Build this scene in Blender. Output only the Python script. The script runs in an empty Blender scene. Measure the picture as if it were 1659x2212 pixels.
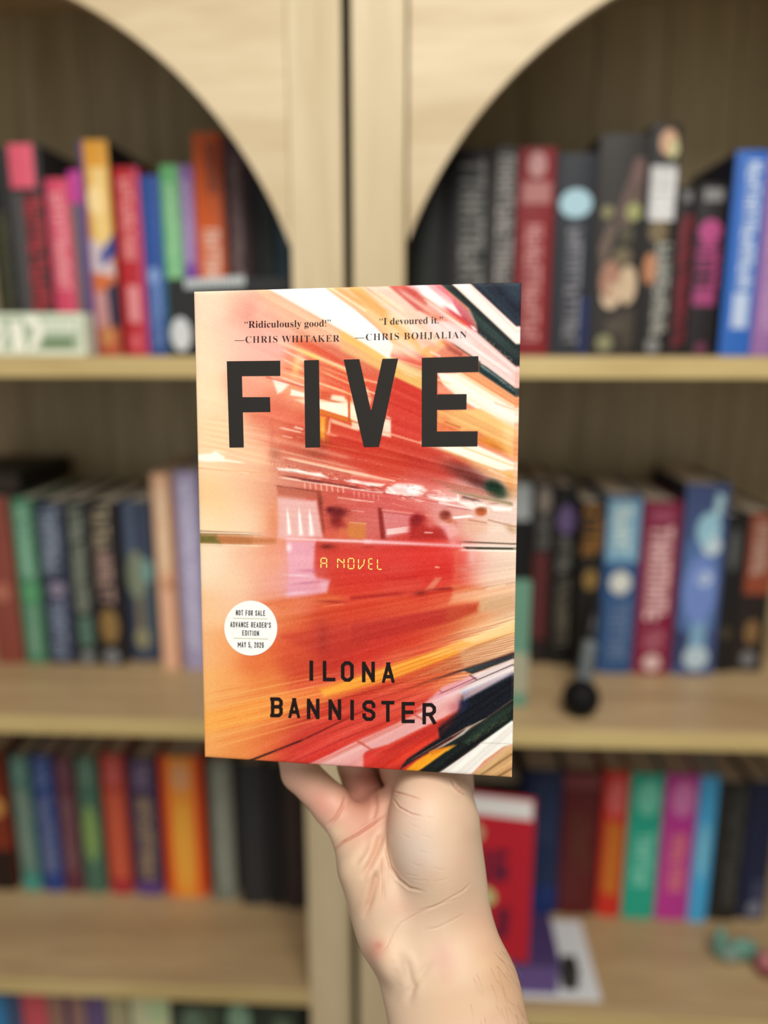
import bpy, bmesh, math
import numpy as np
from mathutils import Vector

SC = bpy.context.scene
COL = SC.collection

# ------------------------------------------------------------------ camera
F_PX = 1650.0                                  # focal length in pixels of the 1659 x 2212 frame
PITCH, YAW, CASE_Y = math.radians(-12.5), math.radians(2.9), 0.80
fw = np.array([-math.sin(YAW) * math.cos(PITCH), math.cos(YAW) * math.cos(PITCH), math.sin(PITCH)])
rt = np.array([math.cos(YAW), math.sin(YAW), 0.0])
up = np.cross(rt, fw)
CAM = np.array([0.07670611, -CASE_Y, 1.40])

def ray(px, py): return rt * ((px - 829.5) / F_PX) + up * ((1106 - py) / F_PX) + fw
def on_y(px, py, y): d = ray(px, py); return CAM + d * ((y - CAM[1]) / d[1])      # photo point -> point on the plane at this y
def on_z(px, py, z): d = ray(px, py); return CAM + d * ((z - CAM[2]) / d[2])      # photo point -> point on the level at this z
def pc(px, py, depth): return CAM + ray(px, py) * depth

cam = bpy.data.cameras.new('camera')
cam.sensor_fit = 'VERTICAL'; cam.sensor_height = 36.0; cam.lens = F_PX / 2212 * 36.0
cam.clip_start = 0.02
cam.dof.use_dof = True; cam.dof.focus_distance = 0.3595; cam.dof.aperture_fstop = 2.4
cam_o = bpy.data.objects.new('camera', cam); COL.objects.link(cam_o)
cam_o.location = CAM
from mathutils import Matrix
cam_o.rotation_euler = Matrix((tuple(rt), tuple(up), tuple(-fw))).transposed().to_euler()
SC.camera = cam_o

# ------------------------------------------------------------------ light and exposure
SC.view_settings.view_transform = 'Standard'; SC.view_settings.look = 'None'
SC.view_settings.exposure = 0.12; SC.view_settings.gamma = 1.0; SC.view_settings.use_curve_mapping = False
SC.cycles.use_denoising = True
w = bpy.data.worlds.new('room_light'); SC.world = w; w.use_nodes = True
w.node_tree.nodes['Background'].inputs[0].default_value = (1.0, 0.965, 0.91, 1)
w.node_tree.nodes['Background'].inputs[1].default_value = 0.33
def area(name, loc, target, size, energy, color):
    l = bpy.data.lights.new(name, 'AREA'); l.shape = 'DISK'; l.size = size; l.energy = energy; l.color = color
    o = bpy.data.objects.new(name, l); COL.objects.link(o); o.location = loc
    o.rotation_euler = (Vector(target) - Vector(loc)).to_track_quat('-Z', 'Y').to_euler()
area('ceiling_lamp', (0.35, -1.5, 2.75), (0.0, 0.0, 1.1), 1.2, 40, (1.0, 0.96, 0.88))

area('front_fill', (-0.5, -2.9, 1.35), (0.0, 0.0, 1.0), 1.9, 5, (0.97, 0.98, 1.0))  # unseen fill added behind the camera to brighten the shelf interiors

# ------------------------------------------------------------------ helpers
def lin(c):
    out = []
    for v in c:
        v = max(0.0, v / 255.0)
        out.append(v / 12.92 if v <= 0.04045 else ((v + 0.055) / 1.055) ** 2.4)
    return out

_mats = {}
def flat(rgb, rough=0.5, gain=1.0, spec=0.35):
    key = (tuple(int(v) for v in rgb), rough, gain, spec)
    if key in _mats: return _mats[key]
    m = bpy.data.materials.new('printed_%d_%d_%d' % key[0]); m.use_nodes = True
    nt = m.node_tree; b = nt.nodes['Principled BSDF']
    c = [min(0.92, v * gain) for v in lin(rgb)]
    n = nt.nodes.new('ShaderNodeTexNoise'); n.inputs['Scale'].default_value = 90; n.inputs['Detail'].default_value = 3
    tc = nt.nodes.new('ShaderNodeTexCoord'); nt.links.new(tc.outputs['Object'], n.inputs['Vector'])
    r = nt.nodes.new('ShaderNodeMapRange'); r.inputs[3].default_value = 0.93; r.inputs[4].default_value = 1.07
    nt.links.new(n.outputs['Fac'], r.inputs[0])
    mx = nt.nodes.new('ShaderNodeMix'); mx.data_type = 'RGBA'; mx.blend_type = 'MULTIPLY'; mx.inputs[0].default_value = 1.0
    mx.inputs[6].default_value = (*c, 1); nt.links.new(r.outputs[0], mx.inputs[7]); nt.links.new(mx.outputs[2], b.inputs['Base Color'])
    b.inputs['Roughness'].default_value = rough; b.inputs['Specular IOR Level'].default_value = spec
    _mats[key] = m
    return m

def wood(name, c1, c2, grain, rough=0.45, knots=0.5):
    """oak veneer: grain = stretch of the texture along x, y, z"""
    m = bpy.data.materials.new(name); m.use_nodes = True; nt = m.node_tree; b = nt.nodes['Principled BSDF']
    g = nt.nodes.new('ShaderNodeNewGeometry'); mp = nt.nodes.new('ShaderNodeMapping'); mp.inputs['Scale'].default_value = grain
    nt.links.new(g.outputs['Position'], mp.inputs['Vector'])
    n1 = nt.nodes.new('ShaderNodeTexNoise'); n1.inputs['Scale'].default_value = 1.0; n1.inputs['Detail'].default_value = 7; n1.inputs['Distortion'].default_value = 0.7
    n2 = nt.nodes.new('ShaderNodeTexNoise'); n2.inputs['Scale'].default_value = 5.5; n2.inputs['Detail'].default_value = 5; n2.inputs['Roughness'].default_value = 0.65
    for n in (n1, n2): nt.links.new(mp.outputs[0], n.inputs['Vector'])
    a = nt.nodes.new('ShaderNodeMath'); a.operation = 'MULTIPLY_ADD'; a.inputs[1].default_value = 0.45
    nt.links.new(n2.outputs['Fac'], a.inputs[0]); nt.links.new(n1.outputs['Fac'], a.inputs[2])
    r = nt.nodes.new('ShaderNodeValToRGB'); e = r.color_ramp.elements
    e[0].position = 0.50; e[0].color = (*lin(c2), 1); e[1].position = 0.92; e[1].color = (*lin(c1), 1)
    nt.links.new(a.outputs[0], r.inputs[0]); nt.links.new(r.outputs[0], b.inputs['Base Color'])
    bp = nt.nodes.new('ShaderNodeBump'); bp.inputs['Strength'].default_value = 0.08; bp.inputs['Distance'].default_value = 0.001
    nt.links.new(n2.outputs['Fac'], bp.inputs['Height']); nt.links.new(bp.outputs[0], b.inputs['Normal'])
    b.inputs['Roughness'].default_value = rough
    return m

OAK_V = wood('oak_vertical_grain', (212, 194, 159), (188, 168, 129), (26, 26, 2.2))
OAK_H = wood('oak_horizontal_grain', (214, 195, 161), (187, 164, 125), (2.6, 16, 16))
OAK_SHELF = wood('oak_shelf', (192, 165, 124), (162, 133, 96), (2.2, 18, 18), 0.42)
OAK_EDGE = wood('oak_shelf_edge', (206, 184, 128), (178, 152, 98), (2.2, 18, 18), 0.42)
OAK_BACK = wood('oak_back_boards', (186, 172, 136), (150, 136, 102), (22, 22, 2.0), 0.6)
GAP_SHADE = flat((36, 30, 26), 0.8)
PAGES = flat((222, 212, 192), 0.85)

def mesh_obj(name, verts, faces, mat, parent=None, smooth=False):
    me = bpy.data.meshes.new(name); me.from_pydata([tuple(map(float, v)) for v in verts], [], faces); me.update()
    o = bpy.data.objects.new(name, me); COL.objects.link(o)
    if mat is not None: me.materials.append(mat)
    if smooth:
        for p in me.polygons: p.use_smooth = True
    if parent is not None: o.parent = parent
    return o

class MB:
    """collects shapes that become ONE mesh object"""
    def __init__(s): s.v = []; s.f = []
    def add(s, vs, fs):
        n = len(s.v); s.v += [tuple(map(float, v)) for v in vs]; s.f += [tuple(i + n for i in f) for f in fs]
    def box(s, x0, x1, y0, y1, z0, z1, bev=0.0):
        if bev <= 0:
            s.add([(x0,y0,z0),(x1,y0,z0),(x1,y1,z0),(x0,y1,z0),(x0,y0,z1),(x1,y0,z1),(x1,y1,z1),(x0,y1,z1)],
                  [(0,3,2,1),(4,5,6,7),(0,1,5,4),(1,2,6,5),(2,3,7,6),(3,0,4,7)])
            return
        bm = bmesh.new(); bmesh.ops.create_cube(bm, size=1.0)
        for v in bm.verts: v.co = Vector(((x0+x1)/2 + v.co.x*(x1-x0), (y0+y1)/2 + v.co.y*(y1-y0), (z0+z1)/2 + v.co.z*(z1-z0)))
        bmesh.ops.bevel(bm, geom=list(bm.edges), offset=bev, segments=2, affect='EDGES', profile=0.6)
        bm.verts.index_update()
        s.add([v.co[:] for v in bm.verts], [[v.index for v in f.verts] for f in bm.faces]); bm.free()
    def prism(s, poly, y0, y1):
        """polygon in x,z extruded from y0 to y1"""
        n = len(poly)
        s.add([(x, y0, z) for x, z in poly] + [(x, y1, z) for x, z in poly],
              [tuple(range(n)), tuple(range(2*n-1, n-1, -1))] + [((i+1) % n, i, i+n, (i+1) % n + n) for i in range(n)])
    def lathe(s, prof, n=32, axis_m=None):
        """profile [(r,h)] turned about the h axis, optional 4x4 matrix"""
        vs = []; fs = []
        for r, h in prof:
            for k in range(n):
                a = 2*math.pi*k/n; q = Vector((r*math.cos(a), r*math.sin(a), h)); vs.append(axis_m @ q if axis_m else q)
        for i in range(len(prof)-1):
            for k in range(n): fs.append((i*n+k, i*n+(k+1) % n, (i+1)*n+(k+1) % n, (i+1)*n+k))
        s.add([v[:] for v in vs], fs)
    def obj(s, name, mat, parent=None, smooth=False): return mesh_obj(name, s.v, s.f, mat, parent, smooth)

def thing(name, label, cat, loc=(0, 0, 0), group=None):
    o = bpy.data.objects.new(name, None); COL.objects.link(o); o.location = loc; o.empty_display_size = 0.03
    o['label'] = label; o['category'] = cat
    if group: o['group'] = group
    return o
def tag(o, label, cat, group=None):
    o['label'] = label; o['category'] = cat
    if group: o['group'] = group
    return o
def struct(o): o['kind'] = 'structure'; return o

# ------------------------------------------------------------------ the setting
CARPET = flat((150, 138, 122), 0.95); WALLP = flat((150, 140, 126), 0.9)
fl = MB(); fl.box(-2.2, 2.2, -2.6, 0.40, -0.05, 0.0); struct(fl.obj('floor', CARPET))
wb = MB(); wb.box(-2.2, 2.2, 0.36, 0.42, 0.0, 2.6); struct(wb.obj('wall_back', WALLP))

# ------------------------------------------------------------------ the two bookcases
S1, S2, S3L, S3R, S4, SB, TOP, DEPTH, TH = 1.3855, 0.971, 0.603, 0.585, 0.30, 0.08, 1.86, 0.345, 0.021
CX, RA, ZA = 0.443, 0.4105, 1.3525              # arch: centre (mirrored) and radius
INNER, STILE = 0.005, 0.057
OUTER = 2*CX - INNER
def bookcase(sgn, label, s3):
    bc = thing('bookcase', label, 'bookcase', (sgn*CX, DEPTH/2, 0.0), 'oak bookcases side by side')
    def put(name, mb, mat):
        o = mb.obj(name, mat, bc); o.location = (-sgn*CX, -DEPTH/2, 0.0); return o
    X = lambda a, b: (min(sgn*a, sgn*b), max(sgn*a, sgn*b))
    for a, b in ((INNER, INNER+0.018), (OUTER-0.018, OUTER)):
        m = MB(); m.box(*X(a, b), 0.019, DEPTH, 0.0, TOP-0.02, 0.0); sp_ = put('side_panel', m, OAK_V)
        sp_.data.materials.append(GAP_SHADE)              # faces towards the gap coloured dark, to paint in its shade
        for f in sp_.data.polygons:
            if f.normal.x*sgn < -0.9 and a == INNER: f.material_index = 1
    for a, b in ((INNER, STILE), (OUTER-STILE+INNER, OUTER)):
        m = MB(); m.box(*X(a, b), 0.0, 0.018, 0.0, TOP-0.02, 0.0012); put('stile', m, OAK_V)
    # arched head panel between the stiles: a board with a round cut-out
    gap = 0.0026 if sgn > 0 else 0.0006
    xa, xb = STILE+gap, OUTER-STILE+INNER-gap
    n = 56; arc = []
    ca = max(-1, min(1, (CX-xa)/RA)); t0 = math.acos(ca)
    for k in range(n+1):
        t = t0 + (math.pi-2*t0)*k/n; arc.append((sgn*(CX - RA*math.cos(t)), ZA + RA*math.sin(t)))
    top = [(sgn*(CX - (CX-xa) + (xb-xa)*k/n), TOP-0.02) for k in range(n+1)]
    y0, y1 = (0.0052 if sgn > 0 else 0.0008), 0.0185
    vs = []; fs = []
    for y in (y0, y1):
        vs += [(x, y, z) for x, z in arc] + [(x, y, z) for x, z in top]
    N = n+1
    for k in range(n):
        fs += [(k, k+1, N+k+1, N+k), (2*N+k, 3*N+k, 3*N+k+1, 2*N+k+1), (k, 2*N+k, 2*N+k+1, k+1), (N+k, N+k+1, 3*N+k+1, 3*N+k)]
    fs += [(0, N, 3*N, 2*N), (n, 2*N+n, 3*N+n, N+n)]
    if sgn < 0: fs = [tuple(reversed(f)) for f in fs]
    m = MB(); m.add(vs, fs); put('arch_panel', m, OAK_H)
    m = MB(); m.box(*X(INNER-0.003, OUTER+0.003), -0.012, DEPTH, TOP-0.02, TOP, 0.002); put('top_board', m, OAK_H)
    for z in (S1, S2, s3, S4, SB):
        m = MB(); m.box(*X(INNER+0.0185, OUTER-0.0185), 0.0195, DEPTH-0.0065, z-TH, z); m.box(*X(STILE+0.0004, OUTER-STILE+INNER-0.0004), 0.003, 0.0205, z-TH, z)
        sh_ = put('shelf', m, OAK_SHELF)
        m = MB(); m.box(*X(STILE+0.0004, OUTER-STILE+INNER-0.0004), 0.0008, 0.0031, z-TH-0.0001, z+0.0001, 0.0008); m.obj('edge_band', OAK_EDGE, sh_)
    # back panel of upright boards with thin grooves between them
    m = MB(); xs = np.linspace(INNER+0.0185, OUTER-0.0185, 10)
    for a, b in zip(xs[:-1], xs[1:]): m.box(*X(a+0.0007, b-0.0007), DEPTH-0.006, DEPTH, 0.02, TOP-0.021, 0.0006)
    m.box(*X(INNER+0.0185, OUTER-0.0185), DEPTH, DEPTH+0.002, 0.02, TOP-0.021)
    put('back_panel', m, OAK_BACK)
    m = MB(); m.box(*X(STILE+0.0005, OUTER-STILE+INNER-0.0005), 0.002, 0.019, 0.0, SB-TH-0.0005, 0.001); put('plinth', m, OAK_H)
    return bc
bookcase(-1, 'left oak bookcase with an arched head, left of the dark gap', S3L)
bookcase(1, 'right oak bookcase with an arched head, right of the dark gap', S3R)

G1, G2, G3, G4 = 0.93, 1.05, 1.08, 1.05
TEXTGAIN, COVERGAIN, INKGAIN, SKINGAIN = 1.05, 0.95, 0.8, 0.79

# ------------------------------------------------------------------ books on the shelves
rng = np.random.RandomState(11)
def spine_y(u, w, s):                      # u 0..1 across the spine; slightly rounded spine
    return -s*(1-(2*u-1)**2)
def build_book(x0, x1, y0, depth, z0, z1, rgb, label, marks=(), gain=1.0, group=None, rough=0.45, soft=False, side=None):
    w = x1-x0; h = z1-z0
    t = thing('book', label, 'book', ((x0+x1)/2, y0+depth/2, z0), group)
    L = lambda x, y, z: (x, y-depth/2, z)
    mat = flat(rgb, rough, gain)
    # cover: two boards and a rounded spine as one wrap
    bt = min(0.0024, w*0.12) if not soft else 0.0006
    rs = min(0.0026, w*0.10); n = 8
    out = [(-w/2+w*k/n, rs*0 + spine_y(k/n, w, rs) + rs) for k in range(n+1)]
    inn = [(-(w/2-bt)+(w-2*bt)*k/n, spine_y(k/n, w, rs) + rs + bt) for k in range(n+1)]
    ring = [(-w/2, depth)] + out + [(w/2, depth), (w/2-bt, depth)] + inn[::-1] + [(-w/2+bt, depth)]
    m = MB(); nr = len(ring)
    vs = [L(x, y, 0.0) for x, y in ring] + [L(x, y, h) for x, y in ring]
    fs = [(i, (i+1) % nr, (i+1) % nr+nr, i+nr) for i in range(nr)]
    # caps as quads between the outer and inner line
    O = list(range(0, n+3)); I = [nr-1] + list(range(nr-2, n+3, -1)) + [n+3]
    O = [0] + list(range(1, n+2)) + [n+2]; I = [nr-1] + list(range(nr-2, n+3, -1)) + [n+3]
    for k in range(len(O)-1):
        a, b, c, d = O[k], O[k+1], I[k+1], I[k]
        fs += [(a, d, c, b), (a+nr, b+nr, c+nr, d+nr)]
    m.add(vs, fs); co_ = m.obj('cover', mat, t)
    if side is not None:                   # boards of another colour than the spine
        co_.data.materials.append(flat(side, rough, gain))
        for p in co_.data.polygons:
            if abs(p.normal.x) > 0.9: p.material_index = 1
    # page block, a little shorter than the boards
    pb = MB(); ins = 0.0 if soft else 0.0035
    x_in = w/2-bt-0.00015
    pb.box(-x_in, x_in, rs+bt+0.0004-depth/2, depth/2-max(ins, 0.0006), max(ins, 0.0004), h-max(ins, 0.0004))
    pb.obj('page_block', PAGES, t)
    for mk in marks:
        kind, a, b, u0, u1, c = mk[:6]
        mb = MB(); zt, zb = h*(1-a), h*(1-b); off = 0.0004 + (0.0002 if kind == 't' else 0.0001 if kind == 'o' else 0.0)
        def yy(u): return spine_y(u, w, rs) + rs - off - depth/2
        if kind == 'b':
            us = np.linspace(u0, u1, 7)
            vs = [(-w/2+w*u, yy(u), z) for z in (zb, zt) for u in us]
            mb.add(vs, [(k, k+1, 8+k, 7+k) for k in range(6)]); nm = 'spine_band'
        elif kind == 'o':
            cu, cz, ru, rz = (u0+u1)/2, (zt+zb)/2, (u1-u0)/2, (zt-zb)/2
            vs = [(-w/2+w*cu, yy(cu), cz)] + [(-w/2+w*(cu+f*ru*math.cos(q)), yy(cu+f*ru*math.cos(q)), cz+f*rz*math.sin(q)) for f in (.4, .75, 1) for q in np.linspace(0, 2*math.pi, 25)[:-1]]
            mb.add(vs, [(0, 1+k, 1+(k+1) % 24) for k in range(24)]+[(1+24*r+k, 25+24*r+k, 25+24*r+(k+1) % 24, 1+24*r+(k+1) % 24) for r in (0, 1) for k in range(24)]); nm = 'spine_emblem'
        elif kind == 'p':                  # free patch, corners as (u, v) pairs
            pts = mk[6]; bm = bmesh.new(); off += 0.00004*(marks.index(mk) % 5)
            f_ = bm.faces.new([bm.verts.new((u, v, 0)) for u, v in pts]); bmesh.ops.triangulate(bm, faces=[f_])
            bmesh.ops.subdivide_edges(bm, edges=bm.edges[:], cuts=4, use_grid_fill=True); bm.verts.index_update()
            mb.add([(-w/2+w*v.co.x, yy(v.co.x), h*(1-v.co.y)) for v in bm.verts], [[v.index for v in f.verts] for f in bm.faces]); bm.free(); nm = 'spine_picture'
        else:                              # a line of lettering that runs down the spine
            wl = (u1-u0)*w; step = min(wl*0.56, (zt-zb)/4.2); z = zt
            while z-step*0.8 > zb:
                if True:
                    z_a, z_b = z-step*0.84, z
                    th = step*0.27; tv = wl*0.2
                    bars = [[(u0, u1, z_b-th, z_b), (u0, u1, z_a, z_a+th), (u1-0.22*(u1-u0), u1, z_a, z_b)],
                            [(u0, u1, z_b-th, z_b), (u0, u0+0.22*(u1-u0), z_a, z_b), (u0+0.4*(u1-u0), u0+0.6*(u1-u0), z_a, z_b)],
                            [(u0, u1, (z_a+z_b-th)/2, (z_a+z_b+th)/2), (u1-0.22*(u1-u0), u1, z_a, z_b)],
                            [(u0, u1, z_b-th, z_b), (u0, u1, z_a, z_a+th), (u0+0.4*(u1-u0), u0+0.6*(u1-u0), z_a, z_b)]][rng.randint(4)]
                    for p, q, c0, c1 in bars:
                        us = np.linspace(p, q, 5 if q-p > .2 else 2); nu = len(us)
                        mb.add([(-w/2+w*u, yy(u), c) for c in (c0, c1) for u in us], [(i, i+1, nu+i+1, nu+i) for i in range(nu-1)])
                z -= step
            nm = 'spine_lettering'
            if not mb.v: continue
        mb.obj(nm, flat(c, 0.45, gain*(TEXTGAIN if kind == 't' else 1.0)), t)
    return t

def row(group, z, ymid, setback, books, gain, depth=0.15):
    last = None; sg_ = 0.0009 if z in (S2, S3L) and 'left' in group else 0.0
    for bk in books:
        (xl, xr, top, rgb, label, marks) = bk[:6]; kw = bk[6] if len(bk) > 6 else {}
        s = kw.get('s', setback)
        a = on_y(xl, ymid, s)[0]; b = on_y(xr, ymid, s)[0]; zt = on_y((xl+xr)/2, top, s)[2]
        if last is not None: a = max(a, last+0.0006)
        last = b; a += sg_; b -= sg_
        build_book(a, b, s, kw.get('d', depth), z+0.0002, zt, rgb, label, marks, kw.get('g', gain), group, side=kw.get('side'))

def T(a, b, c, u0=.25, u1=.78): return ('t', a, b, u0, u1, c)
def Bn(a, b, c, u0=.0, u1=1.): return ('b', a, b, u0, u1, c)
def O(a, b, c, u0=.2, u1=.8): return ('o', a, b, u0, u1, c)
def P(c, *pts): return ('p', 0, 0, 0, 0, c, pts)

row('books on the top shelf of the left bookcase', S1, 560, 0.10, [
 (-14, 34, 318, (26, 26, 25), 'black book with faint olive lettering, leftmost behind the pale green sign', [T(.3, .92, (74, 74, 46))]),
 (37, 103, 310, (46, 42, 44), 'charcoal book with a pink top band and red lettering, behind the pale green sign', [Bn(0, .2, (226, 96, 118), 0, .82), Bn(.22, 1, (86, 84, 84), 0, .36), T(.24, .97, (172, 52, 60), .42, .95)]),
 (109, 158, 385, (214, 76, 106), 'hot pink book with pale pink lettering, behind the right end of the green sign', [T(.08, .62, (240, 160, 165), .25, .8)]),
 (160, 186, 368, (112, 106, 106), 'thin grey book with a magenta head, between the hot pink and yellow books', [Bn(0, .17, (196, 66, 152)), Bn(.17, 1, (96, 62, 132), .72, 1)]),
 (187, 247, 302, (226, 160, 52), 'tall yellow book with a many coloured picture on its spine', [Bn(.0, 1, (104, 70, 140), 0, .16), Bn(.12, .48, (240, 205, 130), .34, .9), O(.2, .34, (252, 222, 160), .2, .75), P((214, 196, 200), (.16, .44), (.9, .5), (.95, .62), (.16, .6)), P((52, 70, 150), (.5, .52), (1, .42), (1, .52), (.55, .58)), P((214, 112, 60), (.2, .6), (1, .52), (1, .66), (.2, .7)), P((206, 150, 150), (.18, .7), (.7, .68), (.66, .86), (.18, .88)), P((48, 42, 70), (.62, .68), (1, .64), (1, .86), (.7, .88)), P((190, 90, 60), (.18, .87), (1, .86), (1, 1), (.18, 1)), O(.86, .96, (214, 160, 100), .3, .8)], dict(side=(30, 22, 34))),
 (255, 308, 360, (188, 40, 48), 'red book with pink lettering, between the tall yellow and the blue books', [Bn(0, 1, (206, 62, 112), .86, 1), T(.06, .48, (240, 150, 150), .25, .75), Bn(.62, .82, (232, 150, 155), .3, .75), Bn(.88, .97, (220, 100, 110), .3, .7)]),
 (310, 353, 378, (46, 84, 158), 'royal blue book with a pale disc low on its spine, beside the red book', [O(.5, .6, (140, 168, 220), .2, .75), T(.6, .95, (130, 160, 216), .3, .75)]),
 (355, 394, 355, (110, 188, 122), 'light green book above the black lettered box', [T(.1, .58, (176, 220, 180), .25, .75), Bn(.62, .74, (72, 160, 84))]),
 (395.5, 424, 356, (150, 112, 180), 'slim purple book between the light green and orange books', [T(.08, .5, (200, 176, 214), .2, .8), Bn(.52, .6, (126, 76, 166))]),
 (426, 488, 286, (226, 100, 38), 'tall orange book with pale pink lettering, above the black lettered box', [Bn(.04, .26, (176, 78, 40), .45, .85), T(.42, .74, (252, 206, 186), .25, .8), Bn(.0, 1, (190, 84, 32), .9, 1)]),
 (489.5, 538, 292, (72, 42, 48), 'tall maroon book with dusty brown lettering, right of the orange book', [T(.08, .9, (140, 118, 114), .3, .75)]),
 (539.5, 562, 322, (28, 18, 18), 'thin blackish red book, right of the tall maroon book', []),
 (563.5, 594, 345, (36, 44, 42), 'dark grey green book, second from the inner side of the left bookcase', [T(.3, .8, (56, 66, 62))]),
 (595.5, 633, 385, (48, 70, 82), 'dark teal book against the inner side of the left bookcase', [T(.25, .85, (70, 98, 110))])], G1)

row('books on the top shelf of the right bookcase', S1, 540, 0.10, [
 (884, 955, 345, (24, 28, 27), 'black book in the dark corner beside the arch of the right bookcase', [T(.3, .9, (42, 46, 44))]),
 (957, 1049, 322, (26, 26, 26), 'black book with wide grey lettering, left of the thinner grey lettered one', [T(.05, .95, (126, 126, 123), .38, .95)]),
 (1052, 1113, 316, (56, 54, 53), 'dark grey book with light grey lettering, left of the red book on the right bookcase', [T(.04, .95, (150, 146, 143), .3, .9)]),
 (1115, 1193, 318, (132, 32, 38), 'dark red book with pinkish lettering on the top shelf of the right bookcase', [O(.02, .14, (190, 140, 138), .25, .75), Bn(.16, .26, (176, 116, 114), .12, .9), T(.36, .95, (204, 140, 138), .25, .72)]),
 (1196, 1281, 330, (40, 44, 52), 'navy black book with a pale blue disc near the top', [O(.17, .31, (172, 208, 222), .1, .92), T(.36, .96, (136, 136, 144), .35, .72), Bn(.7, 1, (38, 50, 92), .75, 1)]),
 (1284, 1386, 288, (46, 42, 40), 'wide black book patterned with brown, cream and yellow flowers', [P((100, 82, 76), (.4, .35), (.7, .15), (.95, .1), (.95, .3), (.6, .45)), O(.1, .22, (112, 88, 84), .7, .98), O(.3, .38, (160, 162, 108), .62, .95), O(.31, .37, (138, 134, 96), .12, .35), O(.4, .48, (84, 80, 62), .5, .8), P((110, 92, 80), (.1, .5), (.3, .38), (.45, .4), (.2, .62)), O(.56, .74, (168, 124, 104), .15, .6), O(.58, .76, (206, 182, 152), .55, .95), O(.66, .78, (214, 190, 160), .2, .6), O(.5, .58, (116, 104, 80), .4, .8), O(.82, .9, (80, 72, 64), .3, .8), O(.9, .98, (140, 140, 104), .15, .5), P((72, 66, 58), (.55, .8), (.95, .78), (.95, .95), (.7, .98))]),
 (1389, 1454, 268, (30, 28, 28), 'tall black book with a flower at the head and white lettering', [O(.02, .13, (200, 158, 128), .3, .9), O(.06, .14, (200, 196, 150), .55, .95), Bn(.17, .4, (196, 196, 196), .1, .95), T(.2, .42, (226, 226, 226), .2, .95), O(.4, .5, (120, 104, 76), .15, .8), O(.54, .68, (186, 128, 92), .05, .5), T(.5, .94, (168, 168, 160), .45, .95), O(.92, .99, (130, 130, 130), .3, .8)]),
 (1456, 1498, 402, (28, 21, 22), 'short black book with dark red lettering, left of the pink lettered one', [Bn(.03, .09, (120, 120, 120), .3, .7), T(.16, .95, (134, 40, 52), .25, .85)]),
 (1500, 1562, 396, (30, 25, 28), 'short black book with bright pink lettering, beside the blue book', [Bn(.03, .1, (132, 132, 132), .2, .85), O(.2, .34, (176, 72, 128), .1, .9), T(.34, .62, (170, 70, 124), .1, .9), Bn(.6, .7, (160, 66, 118), .1, .85), O(.92, .99, (110, 50, 80), .3, .7)]),
 (1574, 1643, 325, (44, 104, 192), 'bright blue book with white lettering near the right edge', [T(.05, .66, (205, 222, 246), .36, .82), Bn(.68, .86, (190, 208, 236), .3, .8)], dict(side=(26, 34, 58))),
 (1645, 1700, 332, (150, 108, 166), 'lilac book at the right edge, right of the bright blue book', [T(.2, .9, (190, 150, 196))])], G1)

row('books on the middle shelf of the left bookcase', S2, 1250, 0.150, [
 (-30, 31, 1075, (132, 66, 54), 'brick red book, leftmost on the middle shelf under the black lying book', [O(.5, .62, (170, 104, 84))]),
 (36, 88, 1078, (72, 128, 98), 'green book with pale lettering, right of the brick red book', [T(.05, .5, (140, 184, 158), .2, .75), O(.5, .62, (86, 152, 104), .15, .9), T(.64, .95, (132, 164, 142), .25, .7), Bn(0, 1, (34, 60, 44), .88, 1)], dict(s=.152)),
 (90, 149, 1084, (44, 50, 70), 'navy book with wide slate blue lettering, right of the green book', [T(.04, .48, (136, 148, 166), .1, .75), O(.48, .58, (130, 122, 142), .2, .85), T(.6, .98, (126, 138, 162), .15, .75)], dict(s=.152)),
 (151, 196, 1082, (38, 46, 44), 'black book with grey green lettering and a small grey disc at the foot', [T(.04, .68, (132, 138, 124), .15, .8), Bn(.7, .88, (82, 112, 98), .2, .85), O(.91, .99, (124, 126, 128), .2, .85)]),
 (198, 258, 1086, (38, 31, 30), 'black book with tan lettering over a golden patch, right of the grey green lettered one', [T(.03, .3, (158, 146, 120), .2, .78), T(.3, .62, (166, 136, 126), .2, .78), O(.64, .86, (136, 108, 62), .15, .85), O(.9, .99, (122, 124, 128), .2, .8)]),
 (260, 334, 1082, (56, 66, 86), 'wide navy book with a teal and gold picture, left of the peach book', [Bn(0, .35, (84, 96, 118), .05, .4), O(.3, .6, (124, 132, 110), .05, .75), O(.35, .5, (110, 150, 146), .55, .98), Bn(.5, .85, (112, 102, 86), .3, .6), O(.78, .92, (142, 136, 104), .2, .7), Bn(.5, .9, (66, 82, 92), .6, .95)], dict(s=.165)),
 (337, 384, 1024, (222, 176, 142), 'tall peach book with a brown right edge, beside the lavender book', [Bn(0, 1, (140, 88, 64), .82, 1), T(.05, .5, (246, 214, 180), .2, .7), O(.53, .58, (190, 130, 100), .3, .8), T(.6, .97, (232, 180, 152), .2, .7)], dict(s=.142, g=G2)),
 (386, 437, 1020, (160, 152, 186), 'lavender book half hidden by the left edge of the held book', [T(.05, .9, (196, 192, 216), .2, .8)], dict(s=.142, g=G2))], G2)

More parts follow.
